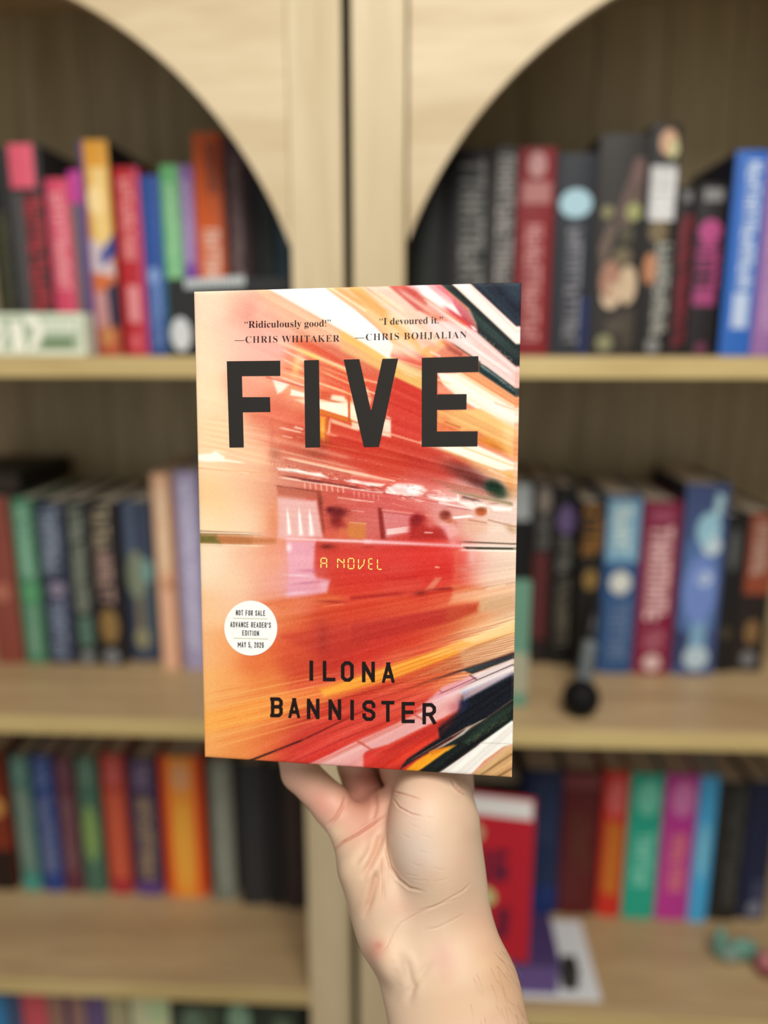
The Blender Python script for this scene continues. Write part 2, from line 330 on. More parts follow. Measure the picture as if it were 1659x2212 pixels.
row('books on the middle shelf of the right bookcase', S2, 1260, 0.158, [
 (1092, 1143, 1042, (22, 22, 22), 'black book with a white head, partly behind the held book', [Bn(.01, .2, (176, 182, 184), .1, .95)], dict(s=.185, d=.145)),
 (1146, 1190, 1040, (34, 27, 26), 'black book with cream lettering at the head and a dark red lower half', [O(.02, .17, (140, 130, 120), .2, .85), T(.18, .36, (110, 110, 106), .2, .8), Bn(.38, .86, (88, 40, 40), .1, .85)], dict(s=.185, d=.145)),
 (1193, 1240, 1050, (24, 22, 22), 'black book with a dusky purple disc near the head', [O(.1, .26, (104, 86, 128), .1, .95), T(.28, .5, (110, 108, 102), .2, .8), T(.5, .9, (106, 100, 86), .25, .8)], dict(s=.182, d=.145)),
 (1243, 1300, 1086, (26, 23, 20), 'black book with old gold lettering and a gold disc on the middle shelf', [T(.02, .32, (140, 96, 40), .1, .9), O(.38, .5, (134, 106, 54), .2, .8)]),
 (1302, 1378, 1072, (44, 80, 126), 'blue book with a pale blue upper panel and white disc, left of the crimson book', [Bn(.02, .36, (120, 164, 190), .05, .95), T(.05, .32, (196, 214, 208), .2, .7), O(.41, .54, (206, 208, 200), .2, .8), T(.58, .96, (98, 118, 150), .25, .8)]),
 (1381, 1462, 1083, (124, 24, 56), 'crimson book with large pale pink lettering on the middle shelf', [Bn(.04, .12, (150, 70, 96), .2, .8), T(.14, .72, (222, 180, 180), .2, .8), T(.74, .86, (180, 110, 124), .25, .75), O(.88, .98, (212, 180, 176), .25, .75)]),
 (1467, 1560, 1046, (66, 82, 126), 'wide blue book with a pale painted figure on its spine', [P((80, 110, 160), (.1, .3), (.9, .2), (.9, .75), (.1, .8)), O(.14, .32, (150, 196, 214), .3, .85), P((170, 206, 216), (.7, .04), (.9, .06), (.75, .25), (.6, .24)), O(.26, .36, (196, 212, 220), .45, .9), O(.36, .72, (108, 134, 196), .1, .9), O(.44, .52, (180, 196, 220), .4, .75), P((120, 160, 190), (.4, .7), (.7, .7), (.75, .9), (.3, .9)), O(.84, .97, (176, 196, 206), .25, .85), P((48, 54, 92), (.05, .74), (.35, .78), (.2, .95), (.05, .95))], dict(side=(22, 26, 44))),
 (1562, 1597, 1112, (22, 22, 22), 'thin black book with grey lettering, right of the wide blue book', [O(.08, .35, (84, 86, 84), .2, .8), O(.7, .78, (70, 62, 46), .2, .8)], dict(s=.168)),
 (1599, 1668, 1108, (34, 25, 23), 'black book with a rust orange head and pale lettering at the right edge', [Bn(0, .5, (138, 66, 42), .15, 1), T(.06, .4, (176, 150, 136), .3, .75), O(.66, .82, (126, 96, 60), .3, .75), O(.86, .97, (110, 110, 112), .25, .75)], dict(s=.172))], G2)

row('books on the third shelf of the left bookcase', S3L, 1780, 0.160, [
 (-36, 20, 1625, (120, 44, 24), 'rust red book with a golden band, leftmost on the third shelf', [O(.32, .46, (196, 140, 72), .3, .9), Bn(.7, 1, (34, 20, 16))]),
 (31, 73, 1634, (82, 122, 112), 'grey teal book, second from left on the third shelf', [T(.03, .2, (130, 168, 158)), T(.24, .85, (138, 148, 134), .2, .8), Bn(.88, 1, (66, 146, 134))]),
 (78, 123, 1634, (42, 66, 132), 'blue book with slate lettering between the grey teal and plum books', [T(.03, .22, (112, 134, 176)), T(.28, .86, (118, 126, 148), .2, .8)]),
 (126, 167, 1636, (96, 48, 62), 'plum book between the blue and green books on the third shelf', [T(.03, .22, (126, 90, 104)), T(.28, .84, (126, 96, 100), .2, .8)]),
 (171, 217, 1636, (72, 108, 90), 'green book with lime lettering on the third shelf', [T(.03, .22, (126, 156, 138)), O(.34, .76, (126, 156, 88), .15, .85)]),
 (225, 275, 1632, (180, 66, 54), 'vermilion book between the green and purple books on the third shelf', [T(.03, .22, (206, 110, 110)), Bn(.26, .88, (196, 88, 62), .15, .9), Bn(.9, 1, (170, 50, 58))]),
 (282, 342, 1640, (68, 52, 84), 'dark purple book with dull gold lettering, left of the broad orange book', [T(.03, .22, (136, 120, 148)), T(.28, .88, (160, 138, 104), .25, .8), Bn(.9, 1, (98, 66, 128))]),
 (349, 441, 1636, (216, 78, 34), 'broad orange book with red edges on the third shelf', [Bn(.0, 1, (238, 148, 52), .2, .8), O(.04, .24, (222, 160, 112), .3, .72), O(.3, .95, (246, 170, 66), .3, .7)]),
 (450, 504, 1644, (126, 130, 118), 'pale grey book between the broad orange book and the black ones', [Bn(0, 1, (60, 62, 56), 0, .14), T(.05, .9, (152, 156, 142), .3, .8)], dict(s=.155)),
 (512, 574, 1648, (46, 48, 50), 'charcoal book right of the pale grey book', [Bn(0, 1, (34, 35, 37), .0, .2)], dict(s=.148)),
 (576, 607, 1652, (27, 27, 30), 'thin black book between the charcoal and the brown black books', [], dict(s=.145)),
 (609, 658, 1655, (44, 36, 35), 'brown black book at the inner end of the third shelf, left bookcase', [T(.1, .6, (64, 46, 40))], dict(s=.142))], G3)

row('books on the third shelf of the right bookcase', S3R, 1820, 0.172, [
 (1000, 1122, 1690, (14, 14, 14), 'black book in the dark behind the standing red book', []),
 (1128, 1209, 1664, (26, 42, 76), 'dark navy book between the standing red book and the maroon book', [T(.1, .5, (44, 60, 92)), Bn(.8, 1, (18, 44, 104))]),
 (1212, 1292, 1664, (88, 26, 28), 'dark maroon book left of the red and orange book', [Bn(.04, .12, (116, 56, 58)), T(.3, .7, (92, 48, 38))]),
 (1298, 1352, 1668, (196, 46, 34), 'red book with an orange patch, left of the sea green book', [O(.04, .3, (206, 96, 92), .15, .85), P((190, 106, 36), (.2, .32), (.85, .36), (.8, .85), (.15, .82))]),
 (1354, 1426, 1672, (34, 160, 134), 'sea green book between the red and magenta books', [O(.04, .28, (108, 196, 170), .2, .9), T(.4, .76, (130, 206, 184), .25, .8)], dict(s=.17)),
 (1428, 1500, 1674, (180, 54, 142), 'magenta book between the sea green and sky blue books', [O(.04, .28, (206, 120, 176), .2, .9), T(.4, .8, (216, 124, 124), .3, .75)], dict(s=.17)),
 (1502, 1543, 1678, (70, 164, 216), 'slim sky blue book right of the magenta book', [O(.3, .7, (120, 190, 214), .2, .7)], dict(s=.168)),
 (1545, 1610, 1690, (33, 33, 31), 'black book with faint grey lettering right of the sky blue book', [T(.05, .9, (70, 72, 68), .4, .85)]),
 (1612, 1672, 1690, (24, 32, 62), 'navy book with a grey disc at its foot, at the right edge', [O(.86, .97, (120, 124, 140), .3, .85), Bn(.7, .86, (56, 62, 88), .4, .9)], dict(s=.176))], G3)

row('books on the fourth shelf of the left bookcase', S4, 2185, 0.055, [
 (-40, 42, 2148, (62, 84, 116), 'steel blue book at the lower left corner', [Bn(0, 1, (50, 128, 180), 0, .62)]),
 (46, 99, 2144, (196, 82, 92), 'rose red book on the lowest visible shelf', []),
 (101, 137, 2150, (148, 112, 98), 'tan book right of the rose red book', []),
 (139, 182, 2152, (146, 112, 104), 'dusty tan book with a purple edge', [Bn(0, 1, (78, 46, 92), 0, .3)]),
 (184, 226, 2152, (100, 82, 124), 'violet book on the lowest visible shelf', []),
 (229, 274, 2152, (166, 158, 122), 'beige book between the violet and cream books', []),
 (281, 364, 2152, (196, 198, 160), 'cream book with pale green blotches on the lowest visible shelf', [O(.02, .2, (178, 200, 152), .5, .95), O(.2, .4, (210, 214, 140), .5, .9)]),
 (368, 478, 2168, (48, 58, 48), 'dark green book with grey green mottling, right of the cream book', [O(.03, .3, (98, 118, 98), .2, .7), O(.0, .2, (70, 84, 66), .6, .95)]),
 (481, 566, 2168, (44, 56, 46), 'dark green book with a sage blotch near its head', [O(.0, .24, (128, 160, 134), .1, .7)]),
 (568, 650, 2172, (50, 60, 50), 'dark green book at the inner end of the lowest visible shelf', [O(.08, .4, (92, 110, 90), .2, .8)])], G4)

# the black book lying across the tops at the far left of the middle shelf
zt = max(on_y(0, 1075, .150)[2], on_y(62, 1078, .152)[2]) + 0.0008
lb = thing('book', 'black book lying flat across the tops of the brick red and green books', 'book', (-0.60, 0.245, zt))
xr_ = on_y(40, 1020, .17)[0]
m = MB(); m.box(0.03, xr_+0.60, -0.075, 0.075, 0.0, 0.003, 0.0004); m.box(0.03, xr_+0.60, -0.075, 0.075, 0.027, 0.030, 0.0004); m.box(xr_+0.60-0.003, xr_+0.60, -0.075, 0.075, 0.002, 0.028); m.obj('cover', flat((20, 18, 18), .5, 1), lb)
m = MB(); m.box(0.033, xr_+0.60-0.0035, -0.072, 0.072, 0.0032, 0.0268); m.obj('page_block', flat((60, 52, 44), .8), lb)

# ------------------------------------------------------------------ other things on the shelves
# pale green sign block, top shelf left
SY = 0.012
xa, xb = on_y(-60, 725, SY)[0], on_y(183, 725, SY)[0]; zt = on_y(100, 676, SY)[2]; zb = S1+0.0003; sh = zt-zb
sg = thing('sign_block', 'pale sage green sign block with white lettering at the front left of the top shelf', 'sign', ((xa+xb)/2, SY+0.014, zb))
hw = (xb-xa)/2; sd = 0.014
m = MB(); m.box(-hw, hw, -sd, sd, 0, sh, 0.0012); m.obj('block', flat((226, 232, 210), .5, G1), sg)
m = MB(); m.box(-hw+0.004, hw-0.006, -sd-0.0006, -sd+0.001, sh*0.16, sh*0.93); m.obj('face_panel', flat((176, 192, 164), .5, G1), sg)
sx = lambda px: on_y(px, 725, SY)[0]-(xa+xb)/2
sz = lambda py: on_y(90, py, SY)[2]-zb
def plate(mb, pts, y): mb.add([(sx(a), y, sz(b)) for a, b in pts], [tuple(range(len(pts)-1, -1, -1))])
m = MB(); y_ = -sd-0.0011
plate(m, [(-18, 690), (6, 690), (10, 712), (-14, 716)], y_); plate(m, [(4, 716), (18, 704), (4, 756), (-24, 764)], y_)
plate(m, [(25, 694), (50, 694), (54, 760), (27, 760)], y_)
plate(m, [(56, 686), (78, 684), (92, 692), (97, 708), (94, 724), (84, 742), (70, 758), (58, 762), (66, 740), (76, 720), (76, 704), (62, 704)], y_)
m.obj('large_lettering', flat((250, 250, 232), .5, G1), sg)
m = MB()
for k, a in enumerate((100, 112, 124, 136, 148, 158)): plate(m, [(a, 690), (a+9, 690), (a+9, 718-(k % 2)*4), (a, 718)], y_)
m.obj('small_lettering', flat((234, 240, 220), .5, G1), sg)
m = MB(); plate(m, [(95, 732), (158, 731), (157, 750), (86, 751)], y_); m.obj('green_bar', flat((112, 138, 100), .5, G1), sg)

# black box with white lettering, in front of the right-hand books
BY = 0.034
xa, xb = on_y(364, 680, BY)[0], -STILE-0.006; z1 = on_y(480, 596, BY)[2]; bh = z1-S1-0.0003; hw = (xb-xa)/2; bd = 0.028
bx = thing('lidded_box', "black box with white lettering and oval, behind the held book's upper left corner", 'box', ((xa+xb)/2, BY+bd, S1+0.0003))
m = MB(); m.box(-hw, hw, -bd, bd, 0, bh*0.97, 0.002); m.obj('box_body', flat((34, 35, 36), .45, 1), bx)
sx = lambda px: on_y(px, 660, BY)[0]-(xa+xb)/2
sz = lambda py: on_y(420, py, BY)[2]-S1-0.0003
m = MB(); k = 0
for a in np.arange(402, 528, 10.0):
    plate(m, [(a, 604-(a-402)*.06), (a+8, 603-(a-402)*.06), (a+8, 622-(a-402)*.05), (a, 624-(a-402)*.05)], -bd-0.0005)
m.obj('lettering', flat((206, 214, 214), .5, G1), bx)
m = MB(); q = [(388+22*math.cos(t), 722+37*math.sin(t)) for t in np.linspace(0, 2*math.pi, 33)[:-1]]
plate(m, q, -bd-0.0005); m.obj('oval_emblem', flat((210, 214, 216), .5, G1), bx)

# slim mint book at the front of the middle shelf, behind the held book's right edge
MY = 0.055
xa, xb = on_y(1078, 1390, MY)[0], on_y(1143, 1390, MY)[0]; z1 = on_y(1125, 1258, MY)[2]; mh = z1-S2-0.0003; hw = (xb-xa)/2
mt = thing('notebook', "slim mint green notebook with a cream band, behind the held book's right edge", 'notebook', ((xa+xb)/2, MY+0.007, S2+0.0003))
m = MB(); m.box(-hw, hw, -0.007, 0.007, 0, mh, 0.0012); m.obj('cover', flat((112, 160, 136), .5, G2*.8), mt)
m = MB(); m.box(-hw-0.0003, hw+0.0003, -0.0074, 0.0074, mh*0.12, mh*0.44); m.obj('cream_band', flat((178, 176, 150), .5, G2*.8), mt)

# black round-headed stick with a silver sleeve leaning on the middle-shelf books
p0 = on_z(1255, 1508, S2+0.0215); r0 = 0.0215
p0[2] = S2+r0+0.0004; p1 = on_y(1288, 1300, 0.143)
st = thing('microphone', 'black round headed microphone with a silver grip, leaning head down on the middle shelf books', 'microphone', tuple(p0))
ax = Vector(p1-p0); Ls = ax.length; rotm = ax.to_track_quat('Z', 'Y').to_matrix().to_4x4()
m = MB(); m.lathe([(0.0005, -r0)]+[(r0*math.sin(t), -r0*math.cos(t)) for t in np.linspace(.15, 2.6, 18)]+[(0.010, r0*.93)], 36, rotm); m.obj('ball_head', flat((14, 14, 14), .6, 1, .15), st, True)
m = MB(); m.lathe([(0.0095, r0*.85), (0.0105, r0*.9), (0.0105, r0+0.004), (0.0092, r0+0.006), (0.0088, r0+0.048), (0.0098, r0+0.050), (0.0098, r0+0.053), (0.005, r0+0.054)], 32, rotm)
silver = flat((98, 104, 106), .4, 1); m.obj('silver_grip', silver, st, True)
m = MB(); m.lathe([(0.006, r0+0.0535), (0.0095, r0+0.054), (0.0085, Ls*0.9), (0.007, Ls*.99), (0.001, Ls)], 32, rotm); m.obj('handle', flat((24, 24, 25), .4, 1), st, True)

# white board, purple box, red standing book and small trinkets on the third shelf right
za = S3R+0.0003
c1 = on_z(1308, 2196, za); c2 = on_z(1262, 1996, za)
bw = MB(); bw.prism([(c1[0]-0.135, za), (c1[0], za), (c1[0], za+0.003), (c1[0]-0.135, za+0.003)], 0.0225, 0.158)
wbd = bw.obj('display_board', flat((206, 208, 210), .5, G3)); tag(wbd, 'white board lying on the third shelf under the purple box', 'board')
pf = 0.028
xa, xb = on_y(1085, 2120, pf)[0], on_y(1206, 2120, pf)[0]; zp = za+0.0033; z1 = on_y(1170, 2074, pf)[2]; hw = (xb-xa)/2
pb = thing('gift_box', 'small purple box under the standing red book', 'box', ((xa+xb)/2, pf+0.04, zp))
m = MB(); m.box(-hw, hw, -0.04, 0.04, 0, z1-zp-0.010, 0.001); m.obj('box_body', flat((92, 72, 124), .5, G3), pb)
m = MB(); m.box(-hw-0.0008, hw+0.0008, -0.0408, 0.0408, z1-zp-0.0098, z1-zp, 0.0008); m.obj('lid', flat((66, 50, 92), .5, G3), pb)  # lid colour darkened to carry the shadow on the box top
db = MB(); x0 = on_y(1210, 2130, 0.05)[0]; db.box(x0+0.001, x0+0.020, 0.035, 0.060, zp, zp+0.030, 0.001)  # dark block put where the gap is only in shadow
dbo = db.obj('block', flat((44, 40, 36), .6, 1)); tag(dbo, 'small dark block standing in for the shadowy gap right of the purple box', 'block')
# red book: faces out, turned a little to the left
zr = z1+0.0006; f0 = on_z(1141, 2081, zr); ztop = on_y(1166, 1776, f0[1])[2]; rh = ztop-zr
ang = math.radians(-9); bwid, bth = 0.105, 0.050
rb = thing('book', 'thick red book standing face out on the purple box, beside the wrist', 'book', (f0[0], f0[1], zr)); rb.rotation_euler = (0, 0, ang)
red = flat((176, 26, 42), .4, G3)
m = MB(); m.box(-bwid, 0, 0, 0.0025, 0, rh, 0.0004); m.box(-bwid, 0, bth-0.0025, bth, 0, rh, 0.0004); m.box(-bwid, -bwid+0.0025, 0.002, bth-0.002, 0, rh, 0); m.obj('cover', red, rb)
m = MB(); m.box(-bwid+0.0028, -0.003, 0.0028, bth-0.0028, 0.003, rh-0.003); m.obj('page_block', flat((226, 226, 224), .85, G3), rb)
def rpl(name, shapes, rgb):
    mb = MB()
    for pts in shapes: mb.add([(-bwid*(1-u), -0.0005, rh*(1-v)) for u, v in pts], [tuple(range(len(pts)-1, -1, -1))])
    return mb.obj(name, flat(rgb, .45, G3), rb)
ell = lambda cu, cv, ru, rv: [(cu+ru*math.cos(t), cv+rv*math.sin(t)) for t in np.linspace(0, 2*math.pi, 25)[:-1]]
for block in ([[(.08, .25), (.2, .25), (.2, .48), (.08, .48)], [(.24, .24), (.32, .24), (.42, .40), (.42, .23), (.5, .23), (.5, .46), (.42, .46), (.32, .31), (.32, .47), (.24, .47)], [(.54, .23), (.72, .21), (.72, .26), (.62, .27), (.62, .31), (.72, .31), (.72, .43), (.54, .45)]],
  [[(.14, .65), (.26, .65), (.26, .86), (.14, .86)], [(.29, .64), (.38, .64), (.38, .86), (.29, .86)], [(.42, .63), (.5, .63), (.5, .8), (.62, .8), (.62, .63), (.76, .62), (.74, .84), (.42, .86)]]): rpl('cover_lettering', block, (96, 22, 50))
rpl('cover_emblem', [ell(.26, .12, .17, .075)], (190, 160, 116)); rpl('cover_emblem', [ell(.42, .56, .17, .07)], (186, 194, 128))

# teal trinket and pink trinket near the right edge
q = on_z(1578, 2078, za); tk = thing('figurine', 'small teal bow shaped figurine at the right end of the third shelf', 'figurine', (q[0]-0.004, q[1], za))
teal = flat((100, 142, 128), .4, 1)
def uv_ball(mb, c, r, n=20, k=12):
    vs = [(c[0]+r[0]*math.sin(math.pi*i/k)*math.cos(2*math.pi*j/n), c[1]+r[1]*math.sin(math.pi*i/k)*math.sin(2*math.pi*j/n), c[2]+r[2]*math.cos(math.pi*i/k)) for i in range(k+1) for j in range(n)]
    mb.add(vs, [(i*n+j, (i+1)*n+j, (i+1)*n+(j+1) % n, i*n+(j+1) % n) for i in range(k) for j in range(n)])
m = MB(); uv_ball(m, (-0.010, 0.006, 0.024), (0.010, 0.008, 0.024)); m.obj('upright_loop', teal, tk, True)
m = MB(); uv_ball(m, (0.020, 0.004, 0.017), (0.021, 0.010, 0.016)); m.obj('side_loop', teal, tk, True)
m = MB(); uv_ball(m, (0.002, 0.0, 0.010), (0.012, 0.009, 0.010)); m.obj('knot', flat((128, 142, 132), .4, 1), tk, True)
q = on_z(1650, 2098, za); pk = thing('trinket', 'small round pink trinket beside the teal figurine at the right edge', 'trinket', (q[0]+0.004, q[1], za))
m = MB(); uv_ball(m, (0, 0, 0.0145), (0.0165, 0.012, 0.0145)); m.obj('pink_shell', flat((170, 104, 108), .4, 1), pk, True)
m = MB(); m.lathe([(0.0176, 0.004), (0.0185, 0.0075), (0.0176, 0.011)], 30); m.obj('red_rim', flat((120, 48, 42), .4, 1), pk, True)

# ------------------------------------------------------------------ the held paperback
BW, BH, BT = 0.1524, 0.2286, 0.021
quad = [(412, 626), (1119, 606), (1106, 1680), (442, 1636)]           # photo corners TL TR BR BL
def homography(src, dst):
    A = []
    for (x, y), (u, v) in zip(src, dst):
        A.append([x, y, 1, 0, 0, 0, -u*x, -u*y, -u]); A.append([0, 0, 0, x, y, 1, -v*x, -v*y, -v])
    return np.linalg.svd(np.array(A, float))[2][-1].reshape(3, 3)
Hb = homography([(0, BH), (BW, BH), (BW, 0), (0, 0)], [(a-829.5, b-1106) for a, b in quad])
Mh = np.diag([1/F_PX, 1/F_PX, 1]) @ Hb; Mh = Mh / np.linalg.norm(Mh[:, 0]); Mh *= np.sign(Mh[2, 2])
tow = lambda v: rt*v[0] - up*v[1] + fw*v[2]
e_u = tow(Mh[:, 0]); e_v = tow(Mh[:, 1]); e_u /= np.linalg.norm(e_u); e_v -= e_u*(e_u@e_v); e_v /= np.linalg.norm(e_v)
e_w = np.cross(e_u, e_v)                                              # out of the cover, towards the reader
org = CAM + tow(Mh[:, 2])
def cov(px, py):                                                      # photo point -> (u, v) on the cover
    d = ray(px, py); k = ((org-CAM)@e_w)/(d@e_w); q = CAM+d*k-org; return q@e_u, q@e_v
hb = thing('paperback_book', 'held up paperback whose cover shows a blurred red and orange train', 'book', tuple(org))
hb.rotation_euler = Matrix((tuple(e_u), tuple(e_v), tuple(e_w))).transposed().to_euler()

# ---- printed cover picture: painted as soft bands, strokes and blobs ----
TILE={1:(405,600),2:(760,600),3:(405,870),4:(760,870),5:(420,1140),6:(760,1140),7:(420,1410),8:(760,1410)}
def cover_art(X,Y,seed=4):
    """sRGB colours of the printed picture at picture coordinates X, Y"""
    rng=np.random.RandomState(seed)
    N=X.size
    def tp(t,pts): return [(TILE[t][0]+.22*a,TILE[t][1]+.22*b) for a,b in pts]
    base=[(430,640,250,216,192),(470,640,250,224,198),(520,640,242,195,172),(548,665,234,160,146),(440,760,250,222,192),(500,740,248,208,186),(545,745,244,184,172),
     (440,860,250,224,190),(480,930,249,218,178),(545,840,242,170,145),(595,890,226,118,92),(640,850,240,165,130),(690,795,232,140,105),(735,810,224,100,74),
     (700,930,214,84,60),(640,930,224,112,88),(580,930,238,160,130),(530,960,245,200,165),(450,1010,250,218,180),(520,1020,244,206,172),(560,1040,238,180,148),
     (440,1060,246,205,155),(470,1090,246,208,160),(530,1090,244,208,176),(580,1090,232,160,125),(600,1150,230,150,120),(450,1120,248,226,190),(540,1130,248,222,190),
     (660,970,206,112,88),(720,970,212,80,62),(800,940,214,76,60),(860,860,216,76,60),(880,980,208,74,58),(840,1010,214,86,64),(930,1010,208,84,70),(700,1010,212,110,92),
     (640,1010,214,130,108),(700,1070,208,100,86),(620,1060,214,140,124),(780,1080,210,92,84),(840,1080,214,96,90),(900,1060,222,130,124),(980,1080,226,160,156),(1050,1080,236,200,190),
     (1090,1120,236,210,200),(1000,1130,228,170,158),(1060,1150,238,214,196),(870,1140,206,78,70),(780,1130,212,120,110),(720,1130,206,96,80),(830,1110,214,120,120),
     (700,1210,208,70,56),(760,1210,216,72,62),(840,1220,216,66,58),(920,1200,218,62,54),(980,1210,222,74,64),(640,1220,232,170,180),(590,1220,236,160,128),(540,1220,242,196,168),
     (450,1220,246,224,194),(500,1260,246,218,186),(580,1270,240,180,160),(1030,1220,240,208,194),(1090,1230,240,218,198),(1060,1260,240,208,188),(1090,1290,240,200,172),
     (640,1270,236,178,190),(760,1270,218,70,58),(860,1260,216,72,62),(930,1260,214,60,52),(990,1260,218,84,66),(700,1300,216,90,56),(620,1320,226,120,74),(580,1330,236,158,112),
     (450,1320,246,204,158),(500,1300,244,200,166),(760,1310,218,84,54),(860,1310,224,98,60),(960,1300,226,110,72),(1040,1310,232,160,112),(1090,1310,214,176,140),
     (480,1400,242,170,112),(440,1400,244,196,146),(560,1430,230,124,72),(640,1390,222,98,60),(700,1380,200,70,56),(780,1370,204,66,54),(860,1350,198,60,52),(940,1340,206,76,54),(1000,1330,216,124,80),
     (650,1430,208,84,58),(720,1420,202,66,54),(800,1410,214,68,54),(900,1390,218,76,54),(960,1390,230,130,84),(1040,1370,242,196,150),(1090,1370,240,204,168),
     (440,1480,246,190,124),(500,1480,244,172,104),(580,1490,238,150,84),(440,1560,246,184,112),(520,1560,242,166,96),(600,1550,236,140,80),(450,1620,244,174,106),(520,1620,238,152,88),(580,1610,228,120,72),
     (660,1500,222,92,62),(720,1520,214,76,58),(800,1470,214,76,56),(880,1440,224,110,70),(980,1430,226,130,84),(1040,1430,226,160,120),(1090,1410,230,190,150),
     (650,1580,206,70,58),(720,1570,216,72,60),(780,1560,214,72,58),(860,1510,220,84,66),(640,1640,212,66,56),(700,1640,222,66,58),(780,1620,226,76,66),(900,1620,216,72,54),(880,1660,222,66,50)]
    B=np.array(base,float); c=np.zeros((N,3)); wsum=np.zeros(N)
    for bx,by,r,g,b in B:
        d2=((X-bx)**2+((Y-by)*1.15)**2)
        w=np.exp(-d2/(2*30.0**2))+1e-5; c+=w[:,None]*np.array([r,g,b]); wsum+=w
    c/=wsum[:,None]
    C=c
    def mix(m,col): 
        C[:]=C*(1-m[:,None])+np.array(col,float)[None,:]*m[:,None]
    def poly(pts,col,a=1.,soft=2.):
        P=np.array(pts,float); x0,y0=P.min(0)-soft*2; x1,y1=P.max(0)+soft*2
        I=np.where((X>x0)&(X<x1)&(Y>y0)&(Y<y1))[0]
        if not len(I): return
        x,y=X[I],Y[I]; ins=np.zeros(len(I),bool); d=np.full(len(I),1e9); n=len(P)
        for i in range(n):
            ax,ay=P[i]; bx,by=P[(i+1)%n]
            if ay!=by:
                cr=((ay>y)!=(by>y))&(x<(bx-ax)*(y-ay)/(by-ay)+ax); ins^=cr
            L=(bx-ax)**2+(by-ay)**2+1e-9; t=np.clip(((x-ax)*(bx-ax)+(y-ay)*(by-ay))/L,0,1)
            d=np.minimum(d,np.hypot(x-ax-t*(bx-ax),y-ay-t*(by-ay)))
        s=np.where(ins,d,-d); m=np.clip(s/(2*soft)+.5,0,1); m=m*m*(3-2*m)*a
        C[I]=C[I]*(1-m[:,None])+np.array(col,float)*m[:,None]
    def line(p,q,w,col,a=1.,w2=None,f0=0.,f1=0.,hard=False):
        ax,ay=p; bx,by=q; w2=w if w2 is None else w2; mw=max(w,w2)*2.2
        I=np.where((X>min(ax,bx)-mw)&(X<max(ax,bx)+mw)&(Y>min(ay,by)-mw)&(Y<max(ay,by)+mw))[0]
        if not len(I): return
        x,y=X[I],Y[I]; L=(bx-ax)**2+(by-ay)**2+1e-9; t=np.clip(((x-ax)*(bx-ax)+(y-ay)*(by-ay))/L,0,1)
        d=np.hypot(x-ax-t*(bx-ax),y-ay-t*(by-ay)); ww=(w+(w2-w)*t)*.5+1e-6
        m=np.clip(1.5-d/ww,0,1) if hard else np.exp(-(d/ww)**2)
        if f0>0: m=m*np.clip(t/f0,0,1)
        if f1>0: m=m*np.clip((1-t)/f1,0,1)
        m=m*a; C[I]=C[I]*(1-m[:,None])+np.array(col,float)*m[:,None]
    def blob(cx,cy,rx,ry,ang,col,a=1.,p=2.):
        R=max(rx,ry)*2.4; I=np.where((abs(X-cx)<R)&(abs(Y-cy)<R))[0]
        if not len(I): return
        ca,sa=math.cos(math.radians(ang)),math.sin(math.radians(ang)); dx,dy=X[I]-cx,Y[I]-cy
        u=(dx*ca+dy*sa)/rx; v=(-dx*sa+dy*ca)/ry; m=np.exp(-(u*u+v*v)**(p/2))*a
        C[I]=C[I]*(1-m[:,None])+np.array(col,float)*m[:,None]
    def P(t,pts,col,a=1.,soft=2.): poly(tp(t,pts),col,a,soft)
    def Lp(t,p,q,w,col,a=1.,w2=None,f0=0.,f1=0.,hard=False):
        (p,q)=tp(t,[p,q]); line(p,q,w,col,a,w2,f0,f1,hard)
    def Bl(t,x,y,rx,ry,ang,col,a=1.,p=2.): 
        (q,)=tp(t,[(x,y)]); blob(q[0],q[1],rx*.22,ry*.22,ang,col,a,p)
    # -------- upper left: tan bands, hatching, white wedge
    poly([(548,620),(572,620),(905,806),(920,860),(700,745),(610,690)],(238,196,160),.8,9)
    poly([(560,640),(620,660),(760,742),(800,770),(700,745),(600,720),(545,690)],(244,200,176),.65,16)
    poly([(640,735),(720,742),(860,806),(930,850),(930,905),(830,905),(745,800)],(226,104,78),.85,12)
    poly([(735,708),(834,768),(940,812),(940,856),(860,822),(820,800),(738,757)],(230,184,110),1,6)
    poly([(834,768),(915,800),(912,815),(880,815)],(234,205,160),.7,5)
    for k in range(17):
        o=k*3.3; a=.75-.02*k
        line((540+o*.5,626+o*.95),(840+o*.2,790+o*1.0),1.5,(206,120,92),a,1.6,.35,.25)
        line((542+o*.5,627.6+o*.95),(842+o*.2,791.6+o*1.0),1.2,(250,214,186),a*.75,1.2,.35,.25)
    for k in range(9):
        line((800+k*3,786+k*5.6-12),(915,834+k*5.4-14),1.6,(206,140,74),.55,2,.3,.0)
    poly([(566,616),(690,612),(768,668),(812,706),(848,745),(842,776),(770,732),(650,664)],(253,253,246),1,4)
    blob(845,752,40,18,32,(252,246,226),.7); blob(700,640,30,8,30,(246,252,250),.5)
    # F / I surroundings
    line((560,722),(770,806),9,(250,226,190),.85,7,.4,.05); line((640,752),(700,780),6,(250,216,110),.8,8,.3,.3); line((700,780),(790,822),5,(246,190,120),.7)
    line((600,750),(680,790),5,(250,232,220),.7,6,.3,.2); line((600,770),(660,800),5,(252,228,206),.7,6,.3,.2); line((640,765),(720,800),2,(206,96,80),.7,2,.3,.3)
    for k,(x0,y0,x1,y1,cc) in enumerate([(600,800,760,850,(250,215,180)),(606,792,690,818,(214,110,88)),(690,800,780,840,(250,190,140)),(690,818,790,862,(220,96,64)),(690,828,780,860,(250,196,140)),(690,842,790,880,(224,110,66)),(600,812,660,835,(252,230,214)),(690,790,790,830,(244,170,130))]):
        line((x0,y0),(x1,y1),4,cc,.75,4,.2,.1)
